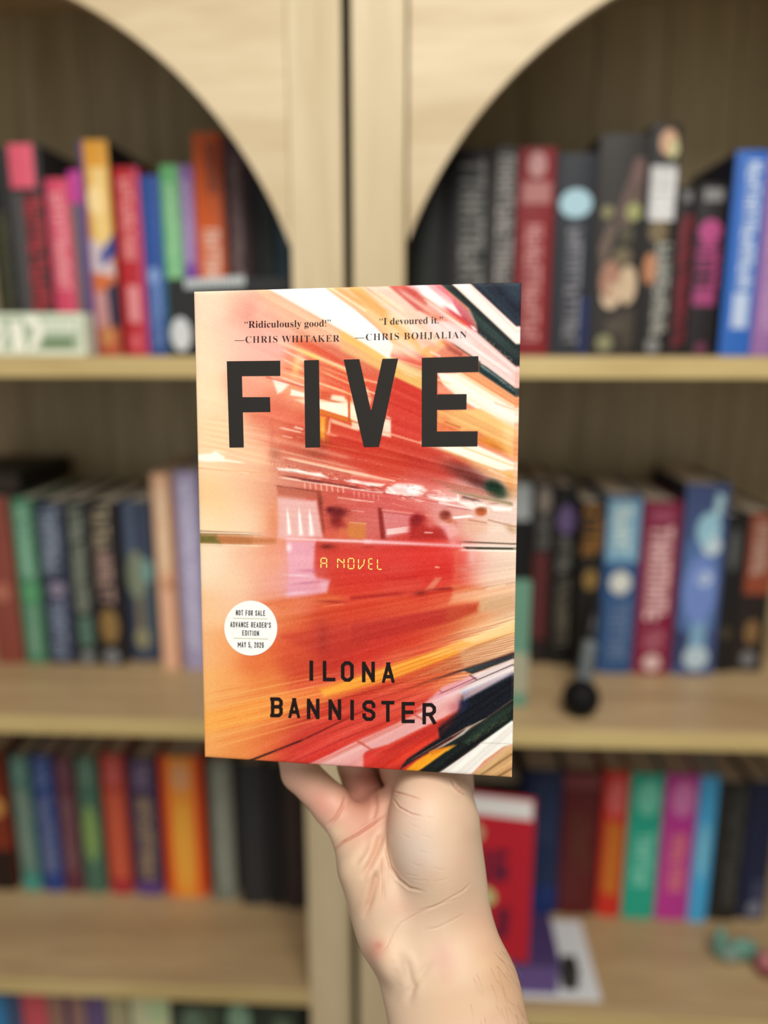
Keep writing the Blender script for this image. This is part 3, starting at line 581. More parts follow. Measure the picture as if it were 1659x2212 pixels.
    Bl(1,1070,870,35,110,10,(246,206,130),.7); Bl(1,1110,800,60,60,20,(252,225,190),.6)
    P(1,[(830,978),(1005,1045),(930,1120),(885,1140)],(252,236,222),.95,4); Lp(1,(780,975),(1140,1075),4,(206,92,80),.7)
    P(1,[(1020,1095),(1150,1130),(1150,1175),(1010,1155)],(252,238,222),.95,3)
    P(1,[(1300,1180),(1500,1170),(1659,1240),(1659,1300),(1400,1290),(1150,1240),(1050,1195)],(252,226,196),.8,4)
    P(1,[(1400,1145),(1540,1165),(1560,1225),(1420,1205)],(252,232,208),.9,3); Lp(1,(1310,1180),(1659,1270),5,(206,90,56),.7)
    P(1,[(1300,1100),(1430,1130),(1400,1200),(1300,1190)],(214,92,60),.7,5)
    P(2,[(0,1040),(150,1080),(200,1180),(170,1273),(0,1240)],(244,196,160),.8,4); Lp(2,(0,1050),(260,1150),3,(250,225,190),.9); Lp(2,(0,1100),(260,1200),4,(206,104,80),.7);Lp(2,(120,1000),(330,1050),4,(250,200,160),.8)
    P(3,[(1300,0),(1580,0),(1590,150),(1300,60)],(252,238,216),1,2); P(3,[(1595,10),(1720,40),(1720,200),(1595,160)],(253,236,210),1,2)
    Lp(3,(1300,85),(1750,225),9,(222,128,52),.95,9,0,0,True); Lp(3,(1585,-60),(1590,180),5,(206,96,48),.9,5,0,0,True)
    P(3,[(1300,130),(1360,140),(1350,420),(1300,340)],(244,184,76),.9,5); P(3,[(1360,150),(1400,160),(1390,420),(1350,400)],(214,110,60),.8,3)
    P(3,[(1400,150),(1680,250),(1680,280),(1420,200)],(252,214,180),.8,3); Lp(3,(1400,180),(1390,290),5,(250,210,180),.7)
    Lp(3,(1370,305),(1500,335),7,(250,170,140),.8,4,0,.4); P(3,[(1310,340),(1400,400),(1330,460),(1300,440)],(150,70,60),.5,8)
    P(4,[(350,130),(385,150),(385,340),(290,320),(310,190)],(250,224,204),.95,3); P(4,[(0,60),(60,150),(90,270),(0,250)],(252,226,200),.9,3); Lp(4,(0,180),(120,215),4,(206,110,70),.8)
    P(2,[(425,975),(700,1105),(700,1290),(330,1290),(380,1140)],(212,72,58),1,3); P(4,[(390,-20),(700,-20),(700,395),(395,300),(392,150),(345,120)],(210,68,56),1,4)
    Lp(4,(290,280),(690,400),5,(248,180,150),.85,4); Lp(4,(330,150),(390,165),4,(206,104,80),.8)
    for (x0,y0,x1,y1,w,cc,a) in [(890,240,1150,300,5,(252,220,200),.9),(1040,235,1150,265,6,(252,230,214),.9),(920,320,1050,350,4,(250,205,186),.8),(1060,330,1150,350,3,(236,160,140),.7)]:
        Lp(3,(x0,y0),(x1,y1),w,cc,a,w*.6,.2,.2)
    Lp(3,(1300,400),(1659,470),4,(232,130,90),.6);Lp(3,(1450,430),(2300,600),5,(228,120,92),.5,5,.2,.3)
    # streaks crossing mid-left
    Lp(3,(560,290),(1659,560),16,(242,176,150),.5,8,.15,.1); Lp(3,(560,390),(1800,680),6,(248,196,170),.6,5,.2,.2);Lp(3,(600,330),(1659,640),5,(226,130,106),.4,5,.2,.1)
    Bl(3,860,500,50,55,0,(170,112,84),.55);Bl(3,1260,500,120,40,12,(150,80,62),.5);Bl(3,830,330,30,180,0,(212,110,92),.35);Bl(3,1000,430,120,30,10,(206,110,90),.4)
    P(3,[(70,510),(230,500),(270,475),(360,530),(360,575),(200,580),(70,565)],(254,252,238),1,4); Lp(3,(270,460),(400,490),5,(252,240,214),.7,2,.1,.3); Lp(3,(340,560),(590,595),7,(254,248,228),.95,2,0,.3)
    Lp(3,(80,610),(600,690),4,(252,226,186),.8,4); Lp(3,(80,640),(860,700),3,(228,170,126),.5); Lp(3,(80,420),(500,470),6,(244,196,150),.4)
    for k in range(12): Lp(3,(90,140+k*26),(900,250+k*34),5,(254,232,200) if k%2 else (240,196,156),.3,5,.2,.3)
    # bright moulding, lights row
    Lp(3,(900,530),(1800,725),9,(252,206,178),.95,8,.15,.05); Lp(3,(960,560),(1800,745),3,(176,84,70),.7); 
    P(4,[(0,670),(280,740),(360,780),(0,720)],(238,160,140),.7,4); Lp(4,(0,680),(420,770),6,(250,200,180),.85,4)
    Bl(3,1250,640,260,22,14,(196,112,98),.6); Bl(3,900,610,60,30,5,(214,146,120),.5)
    P(3,[(880,640),(1100,655),(1200,685),(1310,690),(1380,735),(1280,725),(1080,685),(900,660)],(254,250,244),1,4)
    for k in range(26): 
        x=1380+k*16+rng.uniform(-6,6); y=700+k*4+rng.uniform(-14,22); Bl(3,x,y,9,6,rng.uniform(0,60),(150,70,60) if k%2 else (244,200,190),.6)
    for k in range(16):
        x=800+k*18; y=590+k*3+rng.uniform(-10,12); Bl(3,x,y,6,12,rng.uniform(-30,30),(196,130,104) if k%2 else (250,206,180),.45)
    Lp(3,(880,705),(1700,838),4,(128,52,50),.9,5,.2,.05); Lp(3,(880,728),(1659,850),4,(252,222,206),.9,3,.1,.1); Lp(3,(1080,748),(1350,790),4,(110,40,44),.8,4,.2,.2)
    for k in range(8):
        x=1150+k*54; Lp(3,(x,790+k*5),(x+5,840+k*6),3,(252,206,190),.7)
    P(3,[(1540,755),(1659,760),(1720,800),(1560,775)],(252,232,224),.95,3)
    P(4,[(0,755),(120,775),(210,785),(330,800),(300,820),(180,825),(80,790),(0,785)],(254,236,230),.95,3)
    P(4,[(330,850),(440,790),(560,800),(690,815),(740,860),(690,910),(560,920),(340,880)],(252,222,220),.9,4)
    Bl(4,600,855,80,50,5,(255,255,252),1,4); P(4,[(460,800),(560,800),(540,900),(480,880)],(246,206,206),.6,5); Lp(4,(360,830),(420,880),4,(255,250,245),.9);Lp(4,(340,880),(460,900),4,(255,250,246),.9)
    P(4,[(740,910),(900,920),(1060,935),(1060,965),(900,975),(760,935)],(253,240,236),.95,4); P(4,[(1060,960),(1200,970),(1300,985),(1340,1020),(1180,1045),(1060,990)],(252,240,234),.9,4); P(4,[(1340,1010),(1580,1030),(1560,1060),(1400,1060)],(254,248,242),.95,3)
    Lp(4,(0,830),(320,890),4,(140,54,52),.8,3,0,.2); Lp(4,(0,845),(300,885),3,(252,220,210),.85); Lp(4,(320,890),(860,980),3,(196,84,84),.7,3); Lp(4,(860,980),(1200,1050),4,(250,232,228),.8);Lp(4,(900,1010),(1200,1060),3,(176,96,96),.6,3,.2,.2)
    for k in range(6): Lp(4,(20+k*48,870+k*8),(24+k*48,915+k*8),2.5,(244,190,176),.55)
    Lp(4,(0,950),(220,975),3,(250,206,190),.9,2); Lp(4,(0,1060),(120,1070),3,(246,190,176),.6)
    # upper right fan
    poly([(745,617),(790,616),(905,706),(965,742),(930,775),(850,740),(760,645)],(236,186,120),.95,5)
    poly([(690,614),(745,616),(800,668),(870,720),(830,720),(768,668)],(240,206,160),.8,4); line((720,617),(800,668),6,(228,174,112),.85,7,0,.3);line((705,616),(790,672),3,(252,236,206),.9)
    for k in range(12): line((750+k*4,618+k*1),(880+k*4,722+k*3),2,(250,212,150) if k%2 else (218,160,90),.35,2,.1,.4)
    P(2,[(90,85),(360,75),(760,370),(1000,560),(690,700),(560,480),(280,260)],(243,214,198),.9,6)
    Lp(2,(130,90),(560,400),3,(206,150,130),.6,2,0,.3)
    P(2,[(360,72),(540,70),(700,170),(760,350),(640,320)],(214,104,96),.95,5); P(2,[(640,200),(740,220),(760,360),(700,330)],(222,130,104),.7,8)
    P(2,[(520,70),(780,62),(1000,200),(1100,390),(1000,360),(700,170)],(240,190,196),.9,5)
    P(2,[(620,68),(720,66),(1000,260),(1090,380),(1020,360),(780,190)],(254,250,246),.95,4); P(2,[(780,62),(860,56),(1140,330),(1230,520),(1180,490),(1080,380),(960,200)],(222,112,126),.95,3)
    Lp(2,(800,90),(960,230),14,(240,180,190),.6); Lp(2,(860,250),(1230,520),6,(208,70,86),.9,10,.2,.0); Lp(2,(700,170),(880,270),3,(230,110,120),.6)
    P(2,[(1040,400),(1100,380),(1220,500),(1160,500)],(216,82,84),.8,3); P(2,[(1160,465),(1200,480),(1235,522),(1200,515)],(253,248,244),.95,2)
    P(2,[(705,215),(760,240),(1100,480),(1250,570),(1100,520)],(254,250,242),.9,2.5); Lp(2,(760,270),(1100,520),12,(246,214,206),.7); 
    P(2,[(690,440),(900,420),(1130,480),(1240,545),(1620,880),(1610,1100),(1240,830),(940,620)],(240,218,214),.95,5)
    Lp(2,(1130,500),(1615,880),3,(246,190,200),.7);Lp(2,(1000,560),(1590,960),9,(253,250,246),.8,6,.2,.1); 
    for (x0,y0,x1,y1,w,cc,a) in [(420,90,900,420,10,(250,226,214),.6),(250,150,700,470,14,(250,226,196),.6),(320,330,700,600,16,(253,246,232),.6),(330,520,700,760,18,(252,240,226),.6),(560,500,900,700,12,(252,236,226),.5),(640,110,980,330,16,(255,252,250),.8),(850,420,1250,680,12,(252,240,238),.6),(180,120,420,290,8,(252,220,170),.6),(480,300,800,520,8,(238,180,160),.5),(350,600,680,830,8,(236,190,140),.5)]:
        Lp(2,(x0,y0),(x1,y1),w,cc,a,w*1.2,.2,.3)
    P(2,[(860,55),(972,48),(1628,655),(1622,880),(1520,790),(1240,545),(1220,440),(1150,300)],(40,50,50),1,2.5)
    for k in range(7): Lp(2,(960+k*10,150+k*30),(1620,720+k*18),2,(86,100,98),.35,2,.2,.3)
    for k in range(60):
        t=rng.rand(); Bl(2,1240+t*330+rng.uniform(-10,20),540+t*270+rng.uniform(-8,22),9,5,38,(150,156,150),.35)
    Lp(2,(1150,300),(1235,520),4,(150,140,140),.7,3,.2,.1)
    P(2,[(970,48),(1135,44),(1640,510),(1632,670)],(246,234,226),1,2.5); Lp(2,(1060,48),(1625,600),10,(253,250,248),.6);Lp(2,(1000,50),(1630,640),6,(226,206,200),.35)
    P(2,[(1150,44),(1640,20),(1640,500)],(42,52,66),1,2.5); Bl(2,1560,160,120,120,0,(52,66,84),.6); Lp(2,(1140,46),(1630,505),2.5,(252,248,248),.9)
    P(2,[(900,640),(1000,650),(1180,770),(1010,775)],(206,110,92),.7,5); Lp(2,(920,680),(1090,765),9,(166,84,70),.75,10,.2,.1); Lp(2,(950,620),(1260,830),2.5,(60,60,58),.8,3,.3,0); Lp(2,(780,730),(860,770),5,(252,232,220),.8)
    Bl(2,780,660,160,50,28,(236,176,150),.6); Bl(2,560,720,150,40,28,(244,220,208),.6);Lp(2,(420,800),(690,880),5,(248,206,170),.6)
    P(2,[(1245,830),(1330,880),(1612,1090),(1608,1175),(1440,1060),(1245,930)],(38,56,58),1,2.5); Lp(2,(1250,850),(1600,1100),3,(246,240,238),.7,2,.1,.5); Lp(2,(1290,890),(1450,990),5,(70,100,104),.7)
    for k in range(30):
        t=rng.rand(); Bl(2,1440+t*160,1000+t*110+rng.uniform(-8,14),8,5,36,(130,140,136),.4)
    P(2,[(1040,935),(1245,930),(1610,1175),(1605,1290)],(236,170,120),.95,3); Lp(2,(1060,935),(1590,1260),4,(248,222,190),.9); Lp(2,(1100,930),(1600,1240),2.5,(222,120,90),.6); Lp(2,(1040,940),(1400,1150),3,(240,190,110),.8)
    P(2,[(838,935),(1040,935),(1605,1285),(1605,1420),(1240,1290),(1000,1140),(900,1070)],(248,240,222),1,4); P(2,[(838,1000),(1000,1140),(838,1140)],(234,150,120),.9,4); Lp(2,(840,1000),(960,1040),5,(240,214,170),.8)
    P(4,[(1125,-10),(1608,60),(1600,255),(1500,215),(1240,60)],(248,242,226),1,5); Lp(4,(1400,0),(1600,70),3,(244,180,150),.7); Lp(4,(1250,60),(1590,230),3,(236,200,140),.7)
    P(4,[(838,70),(1130,66),(1260,60),(1598,255),(1592,560),(1240,280),(838,280)],(238,190,124),.95,6); Bl(4,1540,330,70,120,0,(244,214,160),.7); Bl(4,900,190,70,90,0,(234,150,96),.8); Lp(4,(920,190),(1060,240),4,(206,106,60),.8); P(4,[(840,200),(1060,250),(1000,280),(838,280)],(222,106,70),.7,6)
    Bl(4,1350,390,170,45,22,(224,148,58),.9); Bl(4,1420,440,90,24,26,(206,120,50),.6)
    Lp(4,(690,390),(1110,540),9,(240,180,150),.8,5,0,.2)
    P(4,[(830,425),(1235,420),(1597,590),(1592,655),(1470,665),(1330,640),(1060,520),(900,460)],(250,242,224),1,4); Lp(4,(1100,440),(1590,625),4,(240,206,150),.7); Lp(4,(900,470),(1440,670),4,(216,166,90),.7)
    P(4,[(1430,672),(1592,668),(1590,745),(1540,740)],(236,196,122),.9,4); P(4,[(1000,530),(1300,620),(1590,740),(1590,840),(1300,700)],(238,176,116),.7,8); Lp(4,(1350,660),(1590,760),6,(250,226,196),.7)
    Bl(4,940,540,60,40,15,(226,130,110),.7)
    Bl(4,1120,690,260,80,22,(128,62,56),.85,3); Bl(4,1240,790,130,55,25,(96,48,44),.7); Bl(4,640,560,170,40,15,(190,64,52),.6)
    Bl(4,1560,830,60,120,0,(230,164,92),.6)
    Bl(4,1400,840,115,80,28,(32,62,46),1,4); Bl(4,1450,900,90,60,0,(40,70,48),.7)
    for k in range(9): Lp(4,(740+k*30,735+k*16),(1500,905+k*12),4,(232,160,136) if k%2==0 else (150,84,70),.55,4,.1,.35)
    for k in range(7): Lp(4,(880+k*50,850+k*10),(1590,985+k*5),3.5,(110,100,70) if k%2 else (206,176,150),.6,4,.2,.05)
    Lp(4,(1070,920),(1300,975),6,(58,50,44),.7,4,.1,.4); Lp(4,(1040,905),(1045,970),3,(255,250,246),.9)
    # -------- carriage windows and passengers
    P(3,[(880,820),(1310,870),(1320,940),(890,905)],(190,104,84),.75,5); Lp(3,(880,818),(1300,875),3,(140,72,60),.7); 
    P(3,[(1270,880),(1312,880),(1350,1273),(1310,1273)],(160,72,58),.8,3); Bl(3,1310,980,24,60,0,(120,56,50),.5)
    poly([(600,1075),(684,1082),(698,1162),(600,1162)],(236,192,190),.9,5); 
    P(5,[(900,130),(1190,130),(1165,440),(1200,490),(1330,515),(1300,640),(900,690),(930,430)],(236,176,192),.9,5)
    for (x,y0,y1,w) in [(620,1092,1158,7),(645,1090,1160,7),(668,1094,1160,8)]: line((x,y0),(x+6,y1),2.5,(255,254,250),.9,w*1.5,.3,.1)
    Bl(5,930,195,26,40,0,(250,236,240),.9); Bl(5,1120,420,100,18,0,(200,120,150),.5); Bl(5,1040,470,130,12,3,(246,214,224),.8); Bl(5,1120,540,120,12,-5,(200,130,156),.6); Bl(5,1000,640,110,16,-6,(246,206,220),.7); Bl(5,1260,570,50,40,0,(246,200,214),.7)
    Bl(3,840,1150,60,140,0,(226,140,100),.5); Bl(5,800,250,60,120,0,(240,170,140),.4)
    for k in range(3): Lp(3,(1320,1050+k*60),(1659,1070+k*70),2.5,(170,70,62),.4)
    P(3,[(1470,935),(1659,950),(1659,1010),(1480,990)],(216,120,108),.5,3); Lp(3,(1480,930),(1700,960),3,(248,200,186),.7)
    blob(730,1106,22,12,6,(116,34,38),.95,3); blob(714,1101,9,7,0,(112,32,36),.9,3); blob(727,1124,14,14,0,(128,38,38),.9,3); blob(735,1133,16,12,30,(160,50,44),.6); blob(752,1122,10,10,0,(214,110,84),.6)
    P(5,[(1430,0),(1620,20),(1659,100),(1400,100)],(218,132,80),.7,6); poly([(752,1130),(790,1130),(790,1164),(752,1162)],(214,136,76),.85,4); line((755,1128),(790,1131),2.5,(240,190,140),.7); poly([(705,1145),(750,1150),(755,1164),(700,1162)],(222,110,86),.6,5)
    P(4,[(255,1030),(300,1035),(325,1210),(345,1340),(285,1340)],(146,46,40),.9,3); P(4,[(300,1050),(620,1090),(590,1270),(330,1330)],(222,146,150),.7,4); Lp(4,(300,1050),(860,1120),4,(236,150,140),.7); Lp(4,(310,1070),(640,1110),3,(170,60,56),.5)
    for k in range(4): Lp(4,(330,1250+k*14),(600,1215+k*14),4,(253,238,232),.8,2,.1,.3)
    poly([(886,1118),(898,1110),(915,1112),(928,1135),(962,1140),(975,1166),(885,1164)],(176,44,42),.85,7)
    Bl(4,640,1160,68,70,0,(142,34,38),.95,4); Bl(4,690,1230,80,60,0,(190,60,52),.6); Bl(4,760,1200,60,30,30,(224,120,110),.7); Lp(6,(700,45),(810,50),4,(246,206,200),.8,3,.2,.2)
    Bl(4,915,1105,60,52,0,(150,64,52),.95,4); Bl(4,975,1175,60,34,30,(190,96,66),.85); Bl(4,930,1090,30,24,0,(122,48,44),.5); P(4,[(900,1190),(1000,1170),(1060,1273),(960,1330)],(240,180,176),.7,5); Lp(4,(890,1200),(1000,1380),14,(240,180,184),.6)
    P(4,[(990,1120),(1160,1100),(1210,1120),(1000,1140)],(254,250,246),.95,2)
    Bl(4,1270,1070,60,44,0,(196,104,60),1,5); Bl(4,1270,1045,55,20,0,(140,70,44),.7); Bl(4,1340,1060,10,30,0,(252,236,226),.8)
    P(4,[(1100,1160),(1330,1150),(1320,1273),(1120,1300)],(232,186,160),.6,8); Lp(4,(1150,1150),(1320,1180),3,(170,110,80),.6); Lp(4,(1340,1150),(1590,1215),3,(170,120,90),.7); Bl(4,1560,1240,60,30,40,(190,150,110),.7); Bl(4,1420,1250,80,40,0,(244,222,204),.7)
    for k in range(46):
        t=rng.rand(); x=602+t*300; y=1012+t*62+rng.uniform(-9,9); line((x,y),(x+rng.uniform(8,34),y+rng.uniform(2,7)),rng.uniform(1.5,3),(252,236,226) if k%3 else (140,60,54),rng.uniform(.3,.75),1.2,.3,.4)
    for k in range(30):
        t=rng.rand(); x=830+t*270; y=1048+t*52+rng.uniform(-10,9); line((x,y),(x+rng.uniform(8,40),y+rng.uniform(1,6)),rng.uniform(1.5,3.4),(254,246,240) if k%3 else (176,92,88),rng.uniform(.3,.8),1.2,.3,.4)
    for k in range(60):
        x=rng.uniform(560,1000); y=985+(x-560)*.16+rng.uniform(-30,60); line((x,y),(x+rng.uniform(20,70),y+rng.uniform(4,14)),rng.uniform(1,2.4),(246,196,176) if k%2 else (176,70,58),rng.uniform(.15,.4),1.2,.3,.4)
    # -------- the pale rail
    Lp(5,(50,32),(720,60),3,(150,106,84),.8,3,0,.3); Lp(5,(50,48),(720,62),4,(252,232,206),.9,4,0,.3); Lp(5,(50,58),(700,72),2.5,(120,84,60),.7,2,0,.4)
    P(5,[(48,66),(420,76),(800,110),(800,150),(420,168),(48,155)],(196,120,72),.75,6); P(5,[(48,66),(210,72),(260,160),(48,156)],(112,112,56),.85,7); P(5,[(210,72),(560,90),(560,160),(250,158)],(170,106,56),.45,8)
    Lp(5,(50,162),(740,182),4,(250,226,200),.9,3,0,.2)
    line((605,1163),(800,1170),7,(246,206,208),.95,7,.1); line((790,1169.5),(1010,1180),9,(244,200,206),.95,8,0,.05); line((1000,1178),(1109,1182),6,(250,236,230),.9,5)
    line((990,1170),(1109,1175),3,(60,46,38),.85,3,.2); poly([(1000,1181),(1109,1183),(1109,1188),(1010,1187)],(56,54,40),.95,2); line((988,1188),(1109,1190),4,(252,246,236),.95,4,.1)
    Bl(5,1300,185,80,26,0,(120,40,36),.8); Bl(6,160,190,60,16,0,(176,54,46),.5); Bl(6,600,190,160,14,2,(196,60,50),.6)
    Bl(5,1220,330,30,160,0,(214,70,56),.6)
    # seats, floor edge
    Bl(6,800,290,320,120,0,(218,60,54),.55); Bl(6,930,420,90,140,0,(216,58,52),.7); P(6,[(1010,220),(1060,215),(1040,320),(1060,400),(1040,520),(1000,520)],(228,120,96),.5,6)
    Bl(6,1100,410,60,20,0,(232,150,140),.6); Bl(6,1180,280,40,80,0,(242,206,206),.5)
    P(6,[(340,490),(640,470),(640,500),(360,525)],(196,52,46),.5,6); Bl(6,450,400,200,50,-8,(222,96,86),.4); P(6,[(320,530),(720,505),(700,590),(300,640)],(220,88,74),.5,6)
    P(6,[(820,490),(885,490),(800,600),(720,610)],(228,140,112),.85,4); Lp(6,(825,385),(855,390),4,(246,190,160),.9,3)
    Lp(6,(0,690),(640,630),8,(170,40,38),.7,10,.0,.3); Bl(6,680,640,70,24,-4,(130,36,36),.8); Bl(6,900,600,140,16,-4,(140,36,34),.8); Lp(6,(640,655),(1100,600),5,(196,60,40),.6,5,.2,.2)
    P(6,[(980,560),(1330,590),(1300,620),(1000,640)],(232,140,90),.6,7); Bl(6,1330,590,130,14,-6,(190,140,100),.5); Lp(6,(1320,590),(1590,540),5,(206,176,140),.7); Lp(6,(1330,600),(1500,560),5,(250,224,196),.8)
    P(5,[(640,740),(900,690),(1320,650),(1500,690),(1300,740),(860,800)],(226,120,74),.6,8); Bl(5,1350,725,140,14,2,(150,44,38),.6); Lp(5,(1280,770),(1460,750),3,(236,140,110),.6)
    P(6,[(1000,640),(1590,560),(1590,640),(1300,690),(960,740)],(240,190,154),.7,8)
    P(6,[(1280,695),(1590,640),(1588,780),(1240,830)],(214,176,138),.85,8)
    P(6,[(0,955),(400,880),(900,795),(1240,740),(1220,820),(940,930),(600,1010),(0,1150)],(190,56,48),.85,5); P(5,[(860,1060),(1659,935),(1720,1170),(1300,1260),(1000,1150)],(192,62,50),.6,14)
    P(6,[(940,800),(1240,740),(1240,830),(920,930)],(200,96,56),.6,9); Bl(5,1260,1080,50,150,0,(150,50,46),.35)
    # -------- platform boards: rays that fan towards the left
    for k in range(34):
        f=k/33.; yr=1330+f*128+rng.uniform(-1.5,1.5); xl=860-430*f+rng.uniform(-20,20); yl=1405+f*150
        dark=(k%2==0); col=(176,60,44) if dark else (232,110,74)
        line((xl,yl),(1108,yr),2.4,col,.42,2.2,.35,.45 if f<.8 else .1)
        if dark: line((940,yl+(yr-yl)*(940-xl)/(1108-xl)),(1108,yr),1.8,(176,110,70),.55,1.8,.3,0)
        else: line((960,yl+(yr-yl)*(960-xl)/(1108-xl)),(1108,yr),2.6,(250,222,188),.6,3.2,.3,0)
    poly([(600,1500),(700,1480),(760,1462),(860,1432),(930,1410),(1108,1345),(1108,1372),(960,1424),(840,1470),(720,1512),(600,1552),(440,1585),(440,1540)],(250,176,76),.45,8)
    poly([(690,1488),(860,1432),(960,1400),(1000,1408),(860,1462),(700,1506)],(250,180,66),.8,6); P(6,[(700,1273),(1000,1130),(1588,960),(1588,1040),(1050,1210),(860,1273)],(252,196,110),.7,5); P(6,[(1100,1110),(1588,900),(1588,1040),(1200,1130)],(250,224,176),.7,6)
    P(6,[(1050,1200),(1588,1030),(1588,1240),(1100,1400)],(240,196,156),.6,6)
    for k in range(12): line((440,1500+k*11),(760,1440+k*8.5),3,(232,138,72) if k%2==0 else (252,196,116),.5,3,.15,.3)
    for k in range(8): line((700+k*20,1500+k*6-14),(1000,1400+k*7-12),2.2,(206,96,40),.5,2.2,.2,.2)
    for k in range(11): line((1000-k*12,1404+k*6),(1108,1368+k*5.2),2.2,(178,118,82),.65,2.2,.25,0)
    for k in range(14): line((560+k*16,1560+k*7),(1010-k*4,1440+k*9-6),2.6,(160,50,44) if k%2==0 else (232,96,76),.5,2.6,.2,.3)
    # kerb: dark thin line, pale slabs
    line((880,1486),(1107,1413),4,(64,32,36),.85,8,.5,0); poly([(1000,1448),(1107,1414),(1107,1424),(1020,1456)],(44,52,60),.9,2)
    poly([(1107,1424),(1107,1452),(1000,1500),(930,1540),(905,1545),(940,1510),(1020,1458)],(238,226,226),.95,4); line((940,1508),(1107,1436),2.4,(60,54,60),.75,2.6,.5,0); line((940,1520),(1107,1444),5,(252,250,250),.7)
    P(8,[(900,330),(1180,220),(1240,250),(1000,400),(800,520),(640,560)],(236,176,186),.9,5); Lp(8,(830,420),(1230,240),3,(120,50,60),.6,2.5,.2,.1); Lp(8,(800,480),(1050,370),5,(250,226,226),.7)
    P(8,[(820,500),(1060,380),(1080,480),(1040,560),(900,640),(560,800),(360,900),(160,960),(-80,1130),(-500,1130),(-200,990),(0,890),(200,800),(420,700),(640,590)],(240,190,188),.95,4)
    P(7,[(1150,1100),(1400,1000),(1640,880),(1659,930),(1300,1110)],(246,200,196),.9,3); P(7,[(1300,1110),(1659,960),(1659,1130)],(240,184,180),.9,4)
    Lp(8,(-430,1130),(640,630),6,(214,84,66),.8,5); Lp(8,(-380,1110),(700,600),2.5,(248,214,206),.7); Lp(8,(0,880),(700,570),4,(226,100,84),.6)
    Lp(8,(60,870),(290,1010),5,(206,84,66),.75,4); Lp(8,(620,610),(690,650),4,(190,80,70),.7); Lp(8,(860,370),(890,390),2.5,(150,60,66),.6); Lp(8,(1160,220),(1220,260),3,(50,40,46),.7)
    for k in range(40): Bl(8,rng.uniform(150,700),rng.uniform(700,900),5,4,0,(196,140,140),.25)
    # red kerb face, black rail
    P(8,[(1060,480),(1040,570),(900,660),(640,790),(380,950),(300,1010),(140,1120),(460,1140),(640,1040),(900,900),(1100,760)],(206,60,48),.9,6); P(8,[(250,1000),(640,790),(840,700),(860,740),(500,930)],(190,52,46),.7,6); P(8,[(560,930),(800,840),(800,890),(480,1080),(330,1130)],(230,72,50),.85,7)
    P(8,[(1080,470),(1580,200),(1580,460),(1330,640),(880,900),(640,1040),(470,1150),(540,1050),(760,900),(860,840),(850,740),(900,700),(1040,580)],(24,28,38),1,4)
    Bl(8,1090,500,50,90,20,(44,50,92),.75); Bl(8,1000,540,60,50,-30,(206,120,130),.7); P(8,[(1080,380),(1250,320),(1580,180),(1580,215),(1100,470)],(176,186,222),.6,5); P(8,[(860,700),(1040,580),(1000,680),(880,800)],(90,36,40),.7,7)
    P(8,[(1330,640),(1580,460),(1590,680),(1270,890),(1050,1050),(830,1220),(600,1200),(640,1100),(760,980),(1000,850)],(28,34,34),1,3); P(8,[(1330,650),(1580,500),(1570,640),(1150,890),(1080,880)],(44,62,52),.85,6)
    for k in range(70):
        t=rng.rand(); Bl(8,1120+t*420,900-t*270+rng.uniform(-26,26),10,6,-32,(120,124,90),.3)
    Lp(8,(480,1120),(1200,690),5,(206,150,124),.75,3,.2,.1); P(8,[(760,980),(1000,840),(1130,740),(1180,720),(1100,800),(900,920)],(190,192,182),.9,2.5); Lp(8,(1100,760),(1330,635),4,(206,206,180),.75,2,.1,.3); Lp(8,(500,1110),(980,830),3,(30,24,26),.8,4)
    P(8,[(520,1160),(640,1060),(800,960),(1000,910),(940,960),(640,1175)],(244,170,42),1,3); P(8,[(760,970),(1000,905),(920,950),(780,1010)],(226,130,40),.8,4); Lp(8,(940,960),(1050,890),4,(214,176,60),.7,2,0,.4)
    P(8,[(820,1195),(1050,1040),(1270,880),(1580,660),(1580,900),(1480,930),(1300,1060),(1160,1210)],(242,240,234),1,3); Lp(8,(1270,885),(1580,895),2.5,(196,196,190),.6); Lp(8,(830,1190),(1260,890),4,(44,44,42),.6,3,.0,.1)
    P(8,[(1160,1215),(1300,1080),(1500,920),(1580,900),(1590,1240)],(212,170,120),1,3); 
    for k in range(5): Lp(8,(1230+k*95,1225),(1585,985+k*72),5,(128,92,58) if k%2==0 else (230,190,140),.65,6,.15,.05)
    Lp(8,(1150,1215),(1550,910),3,(226,170,170),.7)
    # thin shadow-line between boards lower left
    line((528,1648),(660,1596),4.5,(40,26,30),.95,4,.02,.1); line((650,1600),(800,1528),4,(90,34,36),.7,3,.1,.5); line((620,1652),(790,1575),3,(170,40,40),.6,3,.2,.2); line((590,1655),(640,1632),4,(190,56,50),.5); line((600,1622),(660,1608),14,(206,64,58),.4)
    # streaks of the blurred motion, all aimed at one far point
    ang=np.arctan2(Y-1165,1560-X); rad=np.hypot(Y-1165,1560-X)
    def tab(n,fr): 
        T=rng.randn(n); u=(ang+1.2)/2.4*fr+(rad*.0007 if fr>100 else 0); i=np.floor(u).astype(int); f=u-i; f=f*f*(3-2*f); return T[i%n]*(1-f)+T[(i+1)%n]*f
    amp=np.clip((X-470)/200.,.15,1)*np.clip(abs(ang)*9,.1,1)
    C+=((tab(997,120)*5+tab(991,330)*4.5)*amp)[:,None]*np.array([.7,1.1,1.])
    C[:]=255*(np.clip(C,0,255)/255.)**1.12
    # faint press texture
    g=rng.randn(N)*4.6; wgt=.4+.6*np.clip((255-C[:,1])/150.,0,1)
    C+= (g*wgt)[:,None]*np.array([.9,1.,.95])
    return np.clip(C,0,255)

